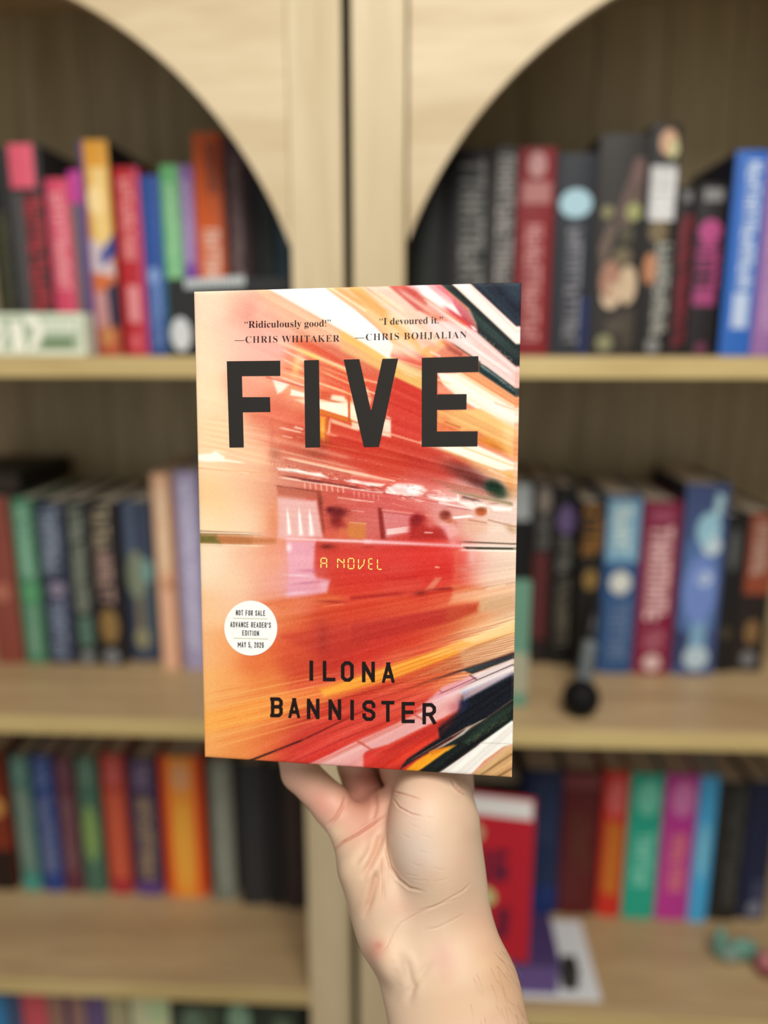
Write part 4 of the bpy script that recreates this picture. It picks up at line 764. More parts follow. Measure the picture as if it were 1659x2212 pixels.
# front cover: a fine sheet whose printed picture is carried by a colour attribute
NU, NV = 380, 570
uu, vv = np.meshgrid(np.linspace(0, BW, NU), np.linspace(0, BH, NV))
U = uu.ravel(); V = vv.ravel()
Pw = org[None, :] + U[:, None]*e_u + V[:, None]*e_v - CAM
dz = Pw@fw; PX = 829.5 + F_PX*(Pw@rt)/dz; PY = 1106 - F_PX*(Pw@up)/dz
art = cover_art(np.minimum(PX, 1119-13*(PY-606)/1074-3.0), PY)
W0 = 0.0004*np.sin(U/BW*3.0) * (V/BH)
edge = np.minimum(np.minimum(U, BW-U), np.minimum(V, BH-V)); W0 = W0 - 0.0005*np.exp(-(edge/0.0008))
def lift(u, v): return 0.0004*math.sin(u/BW*3.0)*(v/BH)
me = bpy.data.meshes.new('front_cover')
idx = np.arange(NU*NV).reshape(NV, NU)
quads = np.stack([idx[:-1, :-1], idx[:-1, 1:], idx[1:, 1:], idx[1:, :-1]], -1).reshape(-1, 4)
vs = np.stack([U, V, W0], 1)
# a rim that turns back to give the cover its card thickness
ring = np.concatenate([idx[0, :], idx[1:, -1], idx[-1, -2::-1], idx[-2:0:-1, 0]])
nb = len(vs); back = vs[ring].copy(); back[:, 2] = -0.0012
vs = np.concatenate([vs, back])
nr = len(ring); k = np.arange(nr)
rim = np.stack([ring[k], nb+k, nb+(k+1) % nr, ring[(k+1) % nr]], 1)
allq = np.concatenate([quads, rim])
me.vertices.add(len(vs)); me.vertices.foreach_set('co', vs.ravel())
me.loops.add(allq.size); me.loops.foreach_set('vertex_index', allq.ravel().astype(np.int32))
me.polygons.add(len(allq)); me.polygons.foreach_set('loop_start', np.arange(0, allq.size, 4, dtype=np.int32))
me.update(calc_edges=True); me.validate()
ca = me.color_attributes.new('print', 'FLOAT_COLOR', 'POINT')
s = np.concatenate([art, np.full((nr, 3), 236.0)])/255.0
l = np.where(s <= 0.04045, s/12.92, ((s+0.055)/1.055)**2.4)*COVERGAIN
ca.data.foreach_set('color', np.concatenate([np.clip(l, 0, .93), np.ones((len(l), 1))], 1).ravel().astype(np.float32))
cm = bpy.data.materials.new('printed_cover'); cm.use_nodes = True; nt = cm.node_tree; b = nt.nodes['Principled BSDF']
at = nt.nodes.new('ShaderNodeAttribute'); at.attribute_name = 'print'; nt.links.new(at.outputs['Color'], b.inputs['Base Color'])
b.inputs['Roughness'].default_value = 0.5; b.inputs['Specular IOR Level'].default_value = 0.12
nz = nt.nodes.new('ShaderNodeTexNoise'); nz.inputs['Scale'].default_value = 900; bp = nt.nodes.new('ShaderNodeBump'); bp.inputs['Strength'].default_value = 0.012; bp.inputs['Distance'].default_value = 0.0003
tc = nt.nodes.new('ShaderNodeTexCoord'); nt.links.new(tc.outputs['Object'], nz.inputs['Vector']); nt.links.new(nz.outputs['Fac'], bp.inputs['Height']); nt.links.new(bp.outputs[0], b.inputs['Normal'])
fc = bpy.data.objects.new('front_cover', me); COL.objects.link(fc); fc.parent = hb; me.materials.append(cm)
m = MB(); m.box(0.0006, BW-0.0009, 0.0008, BH-0.0008, -BT+0.0007, -0.0013); m.obj('page_block', PAGES, hb)
m = MB(); m.box(0.0, BW, 0.0, BH, -BT, -BT+0.0005); m.obj('back_cover', flat((226, 220, 212), .5, 1), hb)
m = MB(); m.box(0.0, 0.0005, 0.0, BH, -BT+0.0006, -0.0014); m.obj('spine', flat((236, 190, 150), .5, 1), hb)

INK = flat((50, 47, 45), .5, INKGAIN, .12); INK2 = flat((34, 25, 24), .5, INKGAIN, .12); INK3 = flat((52, 34, 33), .5, INKGAIN, .2)
def on_cover(mb, pts, h):                    # a patch of ink or paper given by photo points
    q = [cov(*p) for p in pts]
    mb.add([(u, v, lift(u, v)+h) for u, v in q], [tuple(range(len(q)-1, -1, -1))])
# the big title
FIVE = [  # F I V E as strokes with square ends
 [(490.1,780.4),(522.1,780.1),(527,966.4),(495.9,966.8)], [(522.1,780.1),(605.9,779.3),(605.9,811.9),(522.7,812.5)], [(523.8,858),(583.6,858),(584.7,889.8),(524.9,890.5)],
 [(657.3,778.6),(689.5,777.8),(692,966),(660,966.8)],
 [(742.7,777),(776.5,776),(801.2,885.5),(802.4,965.5),(786.4,965.7)], [(826.4,775.3),(860.5,774.5),(819,965.3),(802.4,965.5),(801.2,885.5),(802.8,885.5)],
 [(911.4,773.1),(944.8,772.1),(943.8,965),(911.1,965)], [(944.8,772.1),(1033.5,769.4),(1033.9,803.5),(944.8,805.3)], [(944.8,852),(1008.2,851.2),(1007.7,884.5),(943.9,885.4)], [(943.9,932),(1031.9,931.6),(1031.3,964.2),(943.8,965)]]
m = MB()
for p in FIVE: on_cover(m, p, 0.00012)
m.obj('title_lettering', INK, hb)

# drawn letters: centre lines in a unit box
GL = {'A': [[(0,0),(.5,1),(1,0)],[(.17,.27),(.83,.27)]], 'B': [[(0,0),(0,1),(.72,1),(1,.86),(1,.66),(.8,.53),(0,.53)],[(.8,.53),(1,.4),(1,.14),(.75,0),(0,0)]],
 'C': [[(1,.72),(1,.84),(.75,1),(.25,1),(0,.84),(0,.16),(.25,0),(.75,0),(1,.16),(1,.28)]], 'D': [[(0,0),(0,1),(.68,1),(1,.82),(1,.18),(.68,0),(0,0)]],
 'E': [[(1,1),(0,1),(0,0),(1,0)],[(0,.52),(.86,.52)]], 'F': [[(1,1),(0,1),(0,0)],[(0,.5),(.86,.5)]], 'I': [[(.5,0),(.5,1)]], 'L': [[(0,1),(0,0),(1,0)]],
 'M': [[(0,0),(0,1),(.5,.3),(1,1),(1,0)]], 'N': [[(0,0),(0,1)],[(0,1),(1,0)],[(1,0),(1,1)]], 'O': [[(.3,0),(.7,0),(1,.16),(1,.84),(.7,1),(.3,1),(0,.84),(0,.16),(.3,0)]],
 'R': [[(0,0),(0,1),(.7,1),(1,.84),(1,.62),(.7,.46),(0,.46)],[(.55,.46),(1,0)]], 'S': [[(1,.76),(1,.86),(.74,1),(.26,1),(0,.86),(0,.68),(.24,.55),(.76,.46),(1,.33),(1,.14),(.74,0),(.26,0),(0,.14),(0,.24)]],
 'T': [[(0,1),(1,1)],[(.5,1),(.5,0)]], 'V': [[(0,1),(.5,0),(1,1)]], 'Y': [[(0,1),(.5,.45),(1,1)],[(.5,.45),(.5,0)]],
 '2': [[(0,.78),(0,.86),(.26,1),(.74,1),(1,.86),(1,.66),(0,.12),(0,0),(1,0)]], '5': [[(1,1),(0,1),(0,.56),(.74,.6),(1,.46),(1,.14),(.74,0),(.26,0),(0,.14),(0,.22)]],
 '0': [[(.3,0),(.7,0),(1,.16),(1,.84),(.7,1),(.3,1),(0,.84),(0,.16),(.3,0)]], '6': [[(1,.8),(1,.86),(.74,1),(.26,1),(0,.86),(0,.14),(.26,0),(.74,0),(1,.14),(1,.42),(.74,.56),(0,.52)]],
 ',': [[(.5,.1),(.3,-.16)]], "'": [[(.5,1),(.5,.76)]]}
def letter(mb, ch, x0, x1, yt, yb, t, h, ty=None, skew=0.0):
    """draws ch with stroke t inside the photo box x0..x1, yt..yb"""
    ty = ty or t
    ax_, bx_ = (x0+t/2, x1-t/2) if ch not in "I,'" else (x0, x1)
    at_, ab_ = yt+ty/2, yb-ty/2
    if ch in 'AV': ax_, bx_ = x0+t*.45, x1-t*.45
    k_ = 0
    for ln in GL[ch]:
        pts = [(ax_+(bx_-ax_)*u, ab_+(at_-ab_)*v) for u, v in ln]
        closed = ln[0] == ln[-1]
        for i in range(len(pts)-1):
            (xa, ya), (xb, yb_) = pts[i], pts[i+1]
            L_ = math.hypot(xb-xa, yb_-ya)
            if L_ < 1e-6: continue
            dx, dy = (xb-xa)/L_, (yb_-ya)/L_
            e0 = t/2 if (i == 0 and not closed) else 0; e1 = t/2 if (i == len(pts)-2 and not closed) else 0
            if ch in 'AVNMY' and abs(dx) > .1 and abs(dy) > .1: e0 = e1 = 0.0
            if ch in 'AVY' and (i == 0 or i == len(pts)-2) and abs(dx) > .1 and abs(dy) > .1:
                if i == 0: e0 = t/2
                else: e1 = t/2
            xa -= dx*e0; ya -= dy*e0; xb += dx*e1; yb_ += dy*e1
            nx, ny = -dy*t/2, dx*t/2
            q = [(xa+nx, ya+ny), (xb+nx, yb_+ny), (xb-nx, yb_-ny), (xa-nx, ya-ny)]
            q = [(min(max(x, x0), x1) if ch in 'AVNM' else x, min(max(y, yt), yb) if ch in 'AVNMY' else y) for x, y in q]
            on_cover(mb, q, h+k_*2e-7); k_ += 1
        for i in range(0 if closed else 1, len(pts)-1):
            if ch in 'NMV': break
            cx, cy = pts[i]
            sq = [(cx+t/2*math.cos(a), cy+t/2*math.sin(a)) for a in np.linspace(0, 2*math.pi, 17)[:-1]]
            if ch in 'ELFTBDR' and (i == 1 or ch in 'EL' and i < len(pts)-1):
                if ln[i][0] == 0 and ln[i][1] in (0, 1): sq = [(cx-t/2, cy-t/2), (cx+t/2, cy-t/2), (cx+t/2, cy+t/2), (cx-t/2, cy+t/2)]
            if ch == 'A': sq = [(cx-t*.62, yt), (cx+t*.62, yt), (cx+t*.5, yt+t*1.2), (cx-t*.5, yt+t*1.2)]
            on_cover(mb, sq, h+k_*2e-7); k_ += 1
        if ch in 'V': on_cover(mb, [((x0+x1)/2-t*.6, yb-t), ((x0+x1)/2+t*.6, yb-t), ((x0+x1)/2+t*.5, yb), ((x0+x1)/2-t*.5, yb)], h+k_*2e-7)

m = MB()
for ch, a, b_, t0, t1 in [('I', 668.6, 676.8, 1426.4, 1470.2), ('L', 697.5, 724.8, 1427.2, 1471.4), ('O', 736.6, 764.4, 1428, 1472.4), ('N', 782, 810, 1429, 1473.4), ('A', 824.8, 853, 1430.4, 1475.2),
                          ('B', 585.2, 611.2, 1506, 1549.2), ('A', 622.4, 649, 1507.6, 1551.4), ('N', 663, 690.4, 1509, 1553.2), ('N', 709.6, 737.4, 1510.4, 1555), ('I', 756.8, 764.8, 1511.4, 1555.6),
                          ('S', 783, 811, 1512.4, 1557), ('T', 823.8, 852, 1513.6, 1558.8), ('E', 867.6, 896, 1516, 1561.8), ('R', 912.6, 942, 1518.4, 1564.4)]:
    if ch == 'I': on_cover(m, [(a, t0), (b_, t0+.3), (b_, t1), (a, t1-.2)], 0.00012)
    else: letter(m, ch, a, b_, t0, t1, 7.7, 0.00012)
for y_ in (1506.0, 1541.6): on_cover(m, [(583.6, y_), (590, y_), (590, y_+7.4), (583.6, y_+7.2)], 0.000121)     # the small feet of the B
m.obj('author_lettering', INK2, hb)

# clock-style subtitle
m = MB(); t_ = 2.3
def seg(p, q, w_=t_):
    L_ = math.hypot(q[0]-p[0], q[1]-p[1]); dx, dy = (q[0]-p[0])/L_, (q[1]-p[1])/L_; nx, ny = -dy*w_/2, dx*w_/2
    on_cover(m, [(p[0]+nx, p[1]+ny), (q[0]+nx, q[1]+ny), (q[0]+dx*w_*.35, q[1]+dy*w_*.35), (q[0]-nx, q[1]-ny), (p[0]-nx, p[1]-ny), (p[0]-dx*w_*.35, p[1]-dy*w_*.35)], 0.00012)
SEG = {'A': 'abcefg', 'N': 'efbcd_', 'O': 'abcdef', 'V': 'v', 'E': 'adefg', 'L': 'def'}
for ch, a, b_, t0, t1 in [('A', 693.6, 706, 1205.6, 1227.4), ('N', 729.6, 743.4, 1206, 1227.8), ('O', 752.6, 764.6, 1206.2, 1228.2), ('V', 774.6, 787.2, 1206.6, 1229.6), ('E', 796.6, 806, 1206.8, 1229.2), ('L', 815.6, 826, 1207.2, 1229.6)]:
    mid = (t0+t1)/2; g = 1.7
    S_ = {'a': ((a+g, t0), (b_-g, t0)), 'b': ((b_, t0+g), (b_, mid-g)), 'c': ((b_, mid+g), (b_, t1-g)), 'd': ((a+g, t1), (b_-g, t1)), 'e': ((a, mid+g), (a, t1-g)), 'f': ((a, t0+g), (a, mid-g)), 'g': ((a+g, mid), (b_-g, mid))}
    if ch == 'N': use = 'bcef'; seg((a+1.6, t0+1.2), (b_-1.8, mid-.5), 2.2)
    elif ch == 'V': use = 'fe'; seg((b_, t0+g), (b_-1, mid-1)); seg((b_-1.4, mid+1), (a+1.8, t1-.5), 2.2)
    else: use = SEG[ch]
    for c_ in use: seg(*S_[c_])
m.obj('subtitle_lettering', flat((246, 232, 120), .5, 1.0), hb)

# round white notice
m = MB(); on_cover(m, [(542+57.2*math.cos(t), 1356.6+59.2*math.sin(t)) for t in np.linspace(0, 2*math.pi, 73)[:-1]], 0.00012)
bd = m.obj('round_notice', flat((253, 253, 250), .5, COVERGAIN), hb)
m = MB()
def notice(txt, x0, x1, ya, yb, hgt, t, wr=.78):
    wts = [{' ': .45, 'I': .3, ',': .35, "'": .35, 'M': 1.25}.get(c, wr) for c in txt]; gapw = .26
    tot = sum(wts)+gapw*(len(txt)-1); sc = (x1-x0)/tot; x = x0
    for c, w_ in zip(txt, wts):
        if c != ' ':
            yb_ = ya+(yb-ya)*((x-x0)/(x1-x0)); ww = w_*sc
            if c in "I": on_cover(m, [(x+ww/2-t/2, yb_-hgt), (x+ww/2+t/2, yb_-hgt), (x+ww/2+t/2, yb_), (x+ww/2-t/2, yb_)], 0.00021)
            else: letter(m, c, x, x+ww, yb_-hgt, yb_, t, 0.00021)
        x += (w_+gapw)*sc
notice('NOT FOR SALE', 510, 573.2, 1329, 1330.2, 11.6, 1.55)
notice("ADVANCE READER'S", 497.8, 585.6, 1354.4, 1356, 11.6, 1.55)
notice('EDITION', 523.6, 559.8, 1372.4, 1373.4, 11.2, 1.55)
notice('MAY 5, 2026', 514, 570.2, 1398, 1399.2, 11.8, 1.55)
m.obj('notice_lettering', flat((46, 44, 44), .5, 1), bd)
m = MB(); on_cover(m, [(504.2, 1334.6), (578.4, 1336), (578.4, 1337), (504.2, 1335.7)], 0.0002); on_cover(m, [(505, 1377.4), (579.4, 1379.6), (579.4, 1380.6), (505, 1378.5)], 0.0002)
m.obj('notice_rule', flat((190, 186, 112), .5, 1), bd)

# the two quotations in serif letters
def serif(text):
    o = ''
    for c in text:
        o += chr(0x1D400+ord(c)-65) if 'A' <= c <= 'Z' else chr(0x1D41A+ord(c)-97) if 'a' <= c <= 'z' else c
    return o
qm = MB()
def quote(text, x0, x1, base0, base1, cap, space=1.0, off=-0.007):
    cu = bpy.data.curves.new('q', 'FONT'); cu.body = serif(text); cu.size = 1.0; cu.space_character = space; cu.offset = off; cu.resolution_u = 4
    ob = bpy.data.objects.new('q', cu); COL.objects.link(ob); bpy.context.view_layer.update()
    me_ = bpy.data.meshes.new_from_object(ob.evaluated_get(bpy.context.evaluated_depsgraph_get()))
    co = np.array([v.co[:] for v in me_.vertices]); fs = [tuple(p.vertices) for p in me_.polygons]
    bpy.data.objects.remove(ob); bpy.data.curves.remove(cu)
    a, b_ = co[:, 0].min(), co[:, 0].max(); capu = 0.69
    out = []
    for x, y, _ in co:
        px = x0+(x-a)/(b_-a)*(x1-x0); py = base0+(base1-base0)*(px-x0)/(x1-x0)-y/capu*cap
        u, v = cov(px, py); out.append((u, v, lift(u, v)+0.00012))
    qm.add(out, fs); bpy.data.meshes.remove(me_)
quote('“Ridiculously good!”', 528.6, 715, 708.4, 705.2, 14.8)
quote('—CHRIS WHITAKER', 507.4, 734, 741, 738, 14.4, 1.12, -.012)
quote('“I devoured it.”', 820.4, 957, 701.9, 698.4, 14.6)
quote('—CHRIS BOHJALIAN', 766.6, 1008, 736.2, 730, 14.8, 1.12, -.012)
qm.obj('quotation_lettering', INK3, hb)

# ------------------------------------------------------------------ the hand and forearm: one continuous skin
def camp(px, py, d): return np.array([(px-829.5)/F_PX*d, (1106-py)/F_PX*d, d])       # camera-frame metres
def bookp(u, v, wv):                                                                # book-frame -> camera-frame metres
    q = org + e_u*u + e_v*v + e_w*wv - CAM; return np.array([q@rt, q@up, q@fw])
def rpx(r, d): return r*d/F_PX
def cone(Pn, a, b, ra, rb, flat_dir=None):
    ba = b-a; L2 = ba@ba; t = np.clip(((Pn-a)@ba)/L2, 0, 1)
    return np.linalg.norm(Pn-a-t[..., None]*ba, axis=-1) - (ra+(rb-ra)*t)
def ellip(Pn, c, r, ax=None):
    q = Pn-c
    if ax is not None: q = q@ax.T
    k0 = np.linalg.norm(q/r, axis=-1); k1 = np.linalg.norm(q/(r*r), axis=-1)+1e-12
    return k0*(k0-1)/k1
def smin(a, b, k):
    h = np.clip(.5+.5*(b-a)/k, 0, 1); return b*(1-h)+a*h-k*h*(1-h)
def rot2(deg):                             # turn within the picture plane
    c, s = math.cos(math.radians(deg)), math.sin(math.radians(deg)); return np.array([[c, s, 0], [-s, c, 0], [0, 0, 1.]])

def hand_field(Pn):
    E = lambda px, py, d, rx, ry, rz, deg=0: ellip(Pn, camp(px, py, d), np.array([rpx(rx, d), rpx(ry, d), rz]), rot2(deg))
    C = lambda p, q, r0, r1: cone(Pn, camp(*p), camp(*q), r0, r1)
    Q = Pn*np.array([1, 1, 1.0])
    # forearm: flattened towards the eye, so work in squeezed depth
    def Cf(p, q, r0, r1, sq):
        a, b = camp(*p), camp(*q); S = np.array([1, 1, 1/sq])
        return cone(Pn*S, a*S, b*S, r0, r1)*1.0
    fore = Cf((1030, 2420, .350), (978, 2150, .366), rpx(178, .35), rpx(136, .366), .78)
    fore = smin(fore, Cf((1130, 2780, .322), (1030, 2420, .350), rpx(206, .322), rpx(178, .35), .82), .008)
    wrist = Cf((978, 2150, .366), (916, 1990, .378), rpx(136, .366), rpx(131, .378), .66)
    fore = smin(fore, wrist, .010)
    heel = Cf((905, 1985, .381), (872, 1850, .388), rpx(122, .38), rpx(118, .388), .52)
    palm = Cf((872, 1850, .390), (868, 1806, .398), rpx(122, .39), rpx(110, .398), .42)
    body = smin(smin(fore, heel, .014), palm, .014)
    hypo = C((846, 2010, .374), (800, 1872, .381), rpx(62, .374), rpx(70, .381))
    body = smin(body, hypo, .010)
    ulna = E(850, 2070, .362, 34, 46, .010, 20)
    body = smin(body, ulna, .008)
    # pads under the fingers, above the far palm crease
    pad = C((772, 1804, .389), (836, 1766, .398), rpx(48, .389), rpx(48, .398))
    body = smin(body, pad, .006)
    # fingers, separate from each other
    def finger(pts):
        d = None
        for (a, ra), (b, rb) in zip(pts[:-1], pts[1:]):
            c = cone(Pn, a, b, ra, rb); d = c if d is None else smin(d, c, .003)
        return d
    back = -BT-.0006
    pinky = finger([(camp(762, 1798, .390), .0105), (camp(716, 1738, .396), .0100), (camp(648, 1668, .4090), .0096), (bookp(.032, .012, back-.0092), .0086), (bookp(.012, .032, back-.0076), .0072)])
    ring = finger([(camp(818, 1780, .402), .0108), (camp(786, 1718, .410), .0102), (camp(768, 1652, .417), .0096), (bookp(.063, .038, back-.0088), .0086), (bookp(.058, .066, back-.0078), .0076)])
    middle = finger([(camp(868, 1768, .408), .0110), (camp(848, 1700, .425), .0106), (bookp(.089, .014, back-.0420), .0098), (bookp(.088, .050, back-.0260), .0088), (bookp(.086, .080, back-.0082), .0078)])
    index = finger([(camp(952, 1770, .405), .0110), (camp(979, 1700, .4085), .0100), (bookp(.122, .014, back-.0140), .0096), (bookp(.126, .052, back-.0089), .0086), (bookp(.124, .076, back-.0078), .0076)])
    fingers = np.minimum(np.minimum(pinky, ring), np.minimum(middle, index))
    body = smin(body, fingers, .0042)
    # ball of the thumb and thumb
    then = E(926, 1806, .3765, 90, 132, .0225, 6)
    then = smin(then, E(948, 1868, .3765, 66, 88, .0195, 10), .012)
    tip = [camp(940, 1756, .381), camp(930, 1712, .3885), camp(882, 1660, .4080), bookp(.0790, .022, back-.0125)]
    thumb = smin(cone(Pn, tip[0], tip[1], rpx(72, .381), rpx(68, .3885)), cone(Pn, tip[1], tip[2], rpx(68, .3885), rpx(61, .408)), .004)
    thumb = smin(thumb, cone(Pn, tip[2], tip[3], .0132, .0100), .004)
    side = smin(C((968, 1776, .388), (974, 1900, .3875), rpx(47, .388), rpx(52, .3875)), C((974, 1900, .3875), (990, 2000, .383), rpx(52, .3875), rpx(58, .383)), .006)
    body = smin(body, side, .012)
    th = smin(then, thumb, .008)
    # the fold on the palm side is sharp, the outer side and the wrist side run smoothly together
    pxn = 829.5+F_PX*Pn[..., 0]/Pn[..., 2]; pyn = 1106-F_PX*Pn[..., 1]/Pn[..., 2]
    kk = .0026+.016*np.clip((pxn-868+.35*(pyn-1860))/90, 0, 1)
    return smin(body, th, kk)

def surface_nets(lo, hi, h, field):
    n = np.ceil((hi-lo)/h).astype(int)+1
    ax = [lo[i]+h*np.arange(n[i]) for i in range(3)]
    Fd = np.empty(n)
    for i in range(0, n[0], 16):
        G = np.stack(np.meshgrid(ax[0][i:i+16], ax[1], ax[2], indexing='ij'), -1); Fd[i:i+16] = field(G)
    S = Fd < 0
    c = [S[a:n[0]-1+a, b:n[1]-1+b, d:n[2]-1+d] for a in (0, 1) for b in (0, 1) for d in (0, 1)]
    cnt = sum(x.astype(int) for x in c); act = (cnt > 0) & (cnt < 8)
    ids = -np.ones(act.shape, int); I = np.argwhere(act); ids[act] = np.arange(len(I))
    acc = np.zeros((len(I), 3)); num = np.zeros(len(I))
    cor = [(a, b, d) for a in (0, 1) for b in (0, 1) for d in (0, 1)]
    for p in range(8):
        for q in range(p+1, 8):
            if sum(abs(cor[p][k]-cor[q][k]) for k in range(3)) != 1: continue
            f0 = Fd[tuple((I+cor[p]).T)]; f1 = Fd[tuple((I+cor[q]).T)]; mk = (f0 < 0) != (f1 < 0)
            t = np.where(mk, f0/(f0-f1+1e-20), 0)
            acc[mk] += (np.array(cor[p])+t[mk, None]*(np.array(cor[q])-np.array(cor[p]))); num[mk] += 1
    vs = lo+h*(I+acc/num[:, None])
    fs = []
    for k in range(3):
        e = np.zeros(3, int); e[k] = 1; u = np.eye(3, dtype=int)[(k+1) % 3]; v = np.eye(3, dtype=int)[(k+2) % 3]
        sl0 = S[tuple(slice(1, n[j]-1) if j != k else slice(0, n[j]-1) for j in range(3))]
        sl1 = S[tuple(slice(1, n[j]-1) if j != k else slice(1, n[j]) for j in range(3))]
        ch = np.argwhere(sl0 != sl1)+np.array([1 if j != k else 0 for j in range(3)])
        sg = S[tuple(ch.T)]
        qd = np.stack([ids[tuple((ch-u-v).T)], ids[tuple((ch-v).T)], ids[tuple(ch.T)], ids[tuple((ch-u).T)]], 1)
        qd[~sg] = qd[~sg][:, ::-1]
        fs.append(qd)
    return vs, np.concatenate(fs)

lo = np.array([camp(560, 1500, .40)[0], camp(800, 2790, .33)[1], .272]); hi = np.array([camp(1330, 1500, .36)[0], bookp(.1, .095, -BT)[1]+.01, .452])
HV, HF = surface_nets(lo, hi, .00105, hand_field)
# relax the net a little
def relax(vs, fs, it, lam):
    e = np.unique(np.sort(np.concatenate([fs[:, [0, 1]], fs[:, [1, 2]], fs[:, [2, 3]], fs[:, [3, 0]]]), 1), axis=0)
    for _ in range(it):
        a = np.zeros_like(vs); c = np.zeros(len(vs))
        for k in range(3): a[:, k] = np.bincount(e[:, 0], vs[e[:, 1], k], len(vs))+np.bincount(e[:, 1], vs[e[:, 0], k], len(vs))
        c = np.bincount(e[:, 0], minlength=len(vs))+np.bincount(e[:, 1], minlength=len(vs))
        vs = vs*(1-lam)+lam*a/np.maximum(c, 1)[:, None]
    return vs
HV = relax(HV, HF, 3, .5)
W3 = lambda q: CAM[None, :]+q[:, :1]*rt+q[:, 1:2]*up+q[:, 2:3]*fw
def quads_mesh(name, vs, fs):
    me = bpy.data.meshes.new(name); me.vertices.add(len(vs)); me.vertices.foreach_set('co', vs.ravel())
    me.loops.add(fs.size); me.loops.foreach_set('vertex_index', fs.ravel().astype(np.int32))
    me.polygons.add(len(fs)); me.polygons.foreach_set('loop_start', np.arange(0, fs.size, 4, dtype=np.int32)); me.update(calc_edges=True); me.validate(); return me
me0 = quads_mesh('person', HV, HF)
tmp = bpy.data.objects.new('tmp', me0); COL.objects.link(tmp)
sm = tmp.modifiers.new('s', 'SUBSURF'); sm.levels = 1; sm.render_levels = 1
bpy.context.view_layer.update()
me1 = bpy.data.meshes.new_from_object(tmp.evaluated_get(bpy.context.evaluated_depsgraph_get()))
bpy.data.objects.remove(tmp); bpy.data.meshes.remove(me0); me1.name = 'person'
nv = len(me1.vertices); co = np.empty(nv*3); me1.vertices.foreach_get('co', co); co = co.reshape(-1, 3)
no = np.empty(nv*3); me1.vertex_normals.foreach_get('vector', no); no = no.reshape(-1, 3)
px = 829.5+F_PX*co[:, 0]/co[:, 2]; py = 1106-F_PX*co[:, 1]/co[:, 2]
facing = np.clip(-(no*(co/np.linalg.norm(co, axis=1)[:, None])).sum(1)*3, 0, 1)*(co[:, 2] < .412)
disp = np.zeros(nv); tint = np.zeros(nv)
def near(pts):
    d = np.full(nv, 1e9); tt = np.zeros(nv); L = len(pts)-1
    for i in range(L):
        a, b = np.array(pts[i], float), np.array(pts[i+1], float); ab = b-a; q = ((px-a[0])*ab[0]+(py-a[1])*ab[1])/(ab@ab); t = np.clip(q, 0, 1)
        dd = np.hypot(px-a[0]-t*ab[0], py-a[1]-t*ab[1]); mk = dd < d; d[mk] = dd[mk]; tt[mk] = (i+t[mk])/L
    return d, tt
def crease(pts, depth, width, red=.5, taper=.25, lip=.35):
    global disp, tint
    d, t = near(pts); tp = np.clip(np.minimum(t, 1-t)/taper, 0, 1)
    g = np.exp(-(d/width)**2)*tp; disp -= depth*g*facing; disp += depth*lip*np.exp(-((d-width*2.0)/(width*1.2))**2)*tp*facing; tint += red*g
crease([(716, 1843), (740, 1820), (775, 1800), (808, 1777), (838, 1754)], .0012, 2.6, .75, lip=.2)
crease([(779, 1900), (798, 1868), (812, 1840), (822, 1812), (833, 1796)], .0016, 7.5, .42, lip=.3)
crease([(783, 1985), (800, 1945), (812, 1900), (815, 1880)], .0013, 7.0, .32, lip=.3)
crease([(830, 1956), (828, 1900), (827, 1850)], .0006, 3.4, .22, lip=.2)
crease([(762, 1868), (784, 1846), (800, 1816)], .0006, 9, .12)
crease([(834, 1797), (835, 1838), (843, 1872), (860, 1898), (884, 1918), (918, 1926)], .0011, 2.6, .35, lip=.2)
crease([(816, 2066), (834, 2046), (850, 2014), (866, 1994), (900, 1974), (948, 1954), (1000, 1938)], .00038, 1.7, .24, lip=.05)
crease([(912, 2010), (945, 2004), (985, 1984), (1004, 1974)], .0003, 1.6, .2, lip=.05)
crease([(880, 1972), (940, 1958), (1000, 1925), (1020, 1905)], .0003, 2.0, .12, lip=.1)
crease([(845, 1709), (872, 1715), (912, 1727)], .0007, 1.9, .55, lip=.2); crease([(846, 1722), (862, 1744), (888, 1758), (914, 1764)], .0007, 2.0, .35, lip=.2)
crease([(705, 1786), (724, 1768), (740, 1742), (748, 1716)], .0009, 3.2, .5, lip=.2)
crease([(975, 1682), (981, 1697), (992, 1708), (1006, 1714)], .0012, 2.6, .45, lip=.3)
crease([(802, 1786), (812, 1740), (808, 1700)], .0006, 5, .15)
crease([(868, 2056), (880, 2090), (890, 2130), (880, 2175)], .0008, 8, .0, lip=.5)
crease([(936, 2075), (905, 2110), (886, 2150)], .0005, 8, .0)
for (x0, y0, x1, y1) in [(872, 1886, 905, 1893), (886, 1898, 928, 1902), (880, 1776, 910, 1790), (905, 1800, 936, 1812), (884, 1862, 916, 1872), (930, 1872, 966, 1880), (900, 1836, 925, 1842), (930, 1905, 975, 1895), (915, 1760, 940, 1768), (866, 1800, 890, 1812)]:
    crease([(x0, y0), ((x0+x1)/2, (y0+y1)/2+2), (x1, y1)], .00012, 1.5, .10, lip=.1)
co = co+no*disp[:, None]
q = W3(co)-org; qu, qv, qw = q@e_u, q@e_v, q@e_w             # skin flattens where it presses on the book
ins = (qu > 0) & (qu < BW) & (qv > -.0002) & (qw > -BT-.0002) & (qw < .002)
dv = np.where(ins, -.0003-qv, 0); dw = np.where(ins, -BT-.0003-qw, 0); use_v = np.abs(dv) < np.abs(dw)
mv = np.where(use_v, dv, 0)[:, None]*e_v+np.where(use_v, 0, dw)[:, None]*e_w
co = co+np.stack([mv@rt, mv@up, mv@fw], 1)
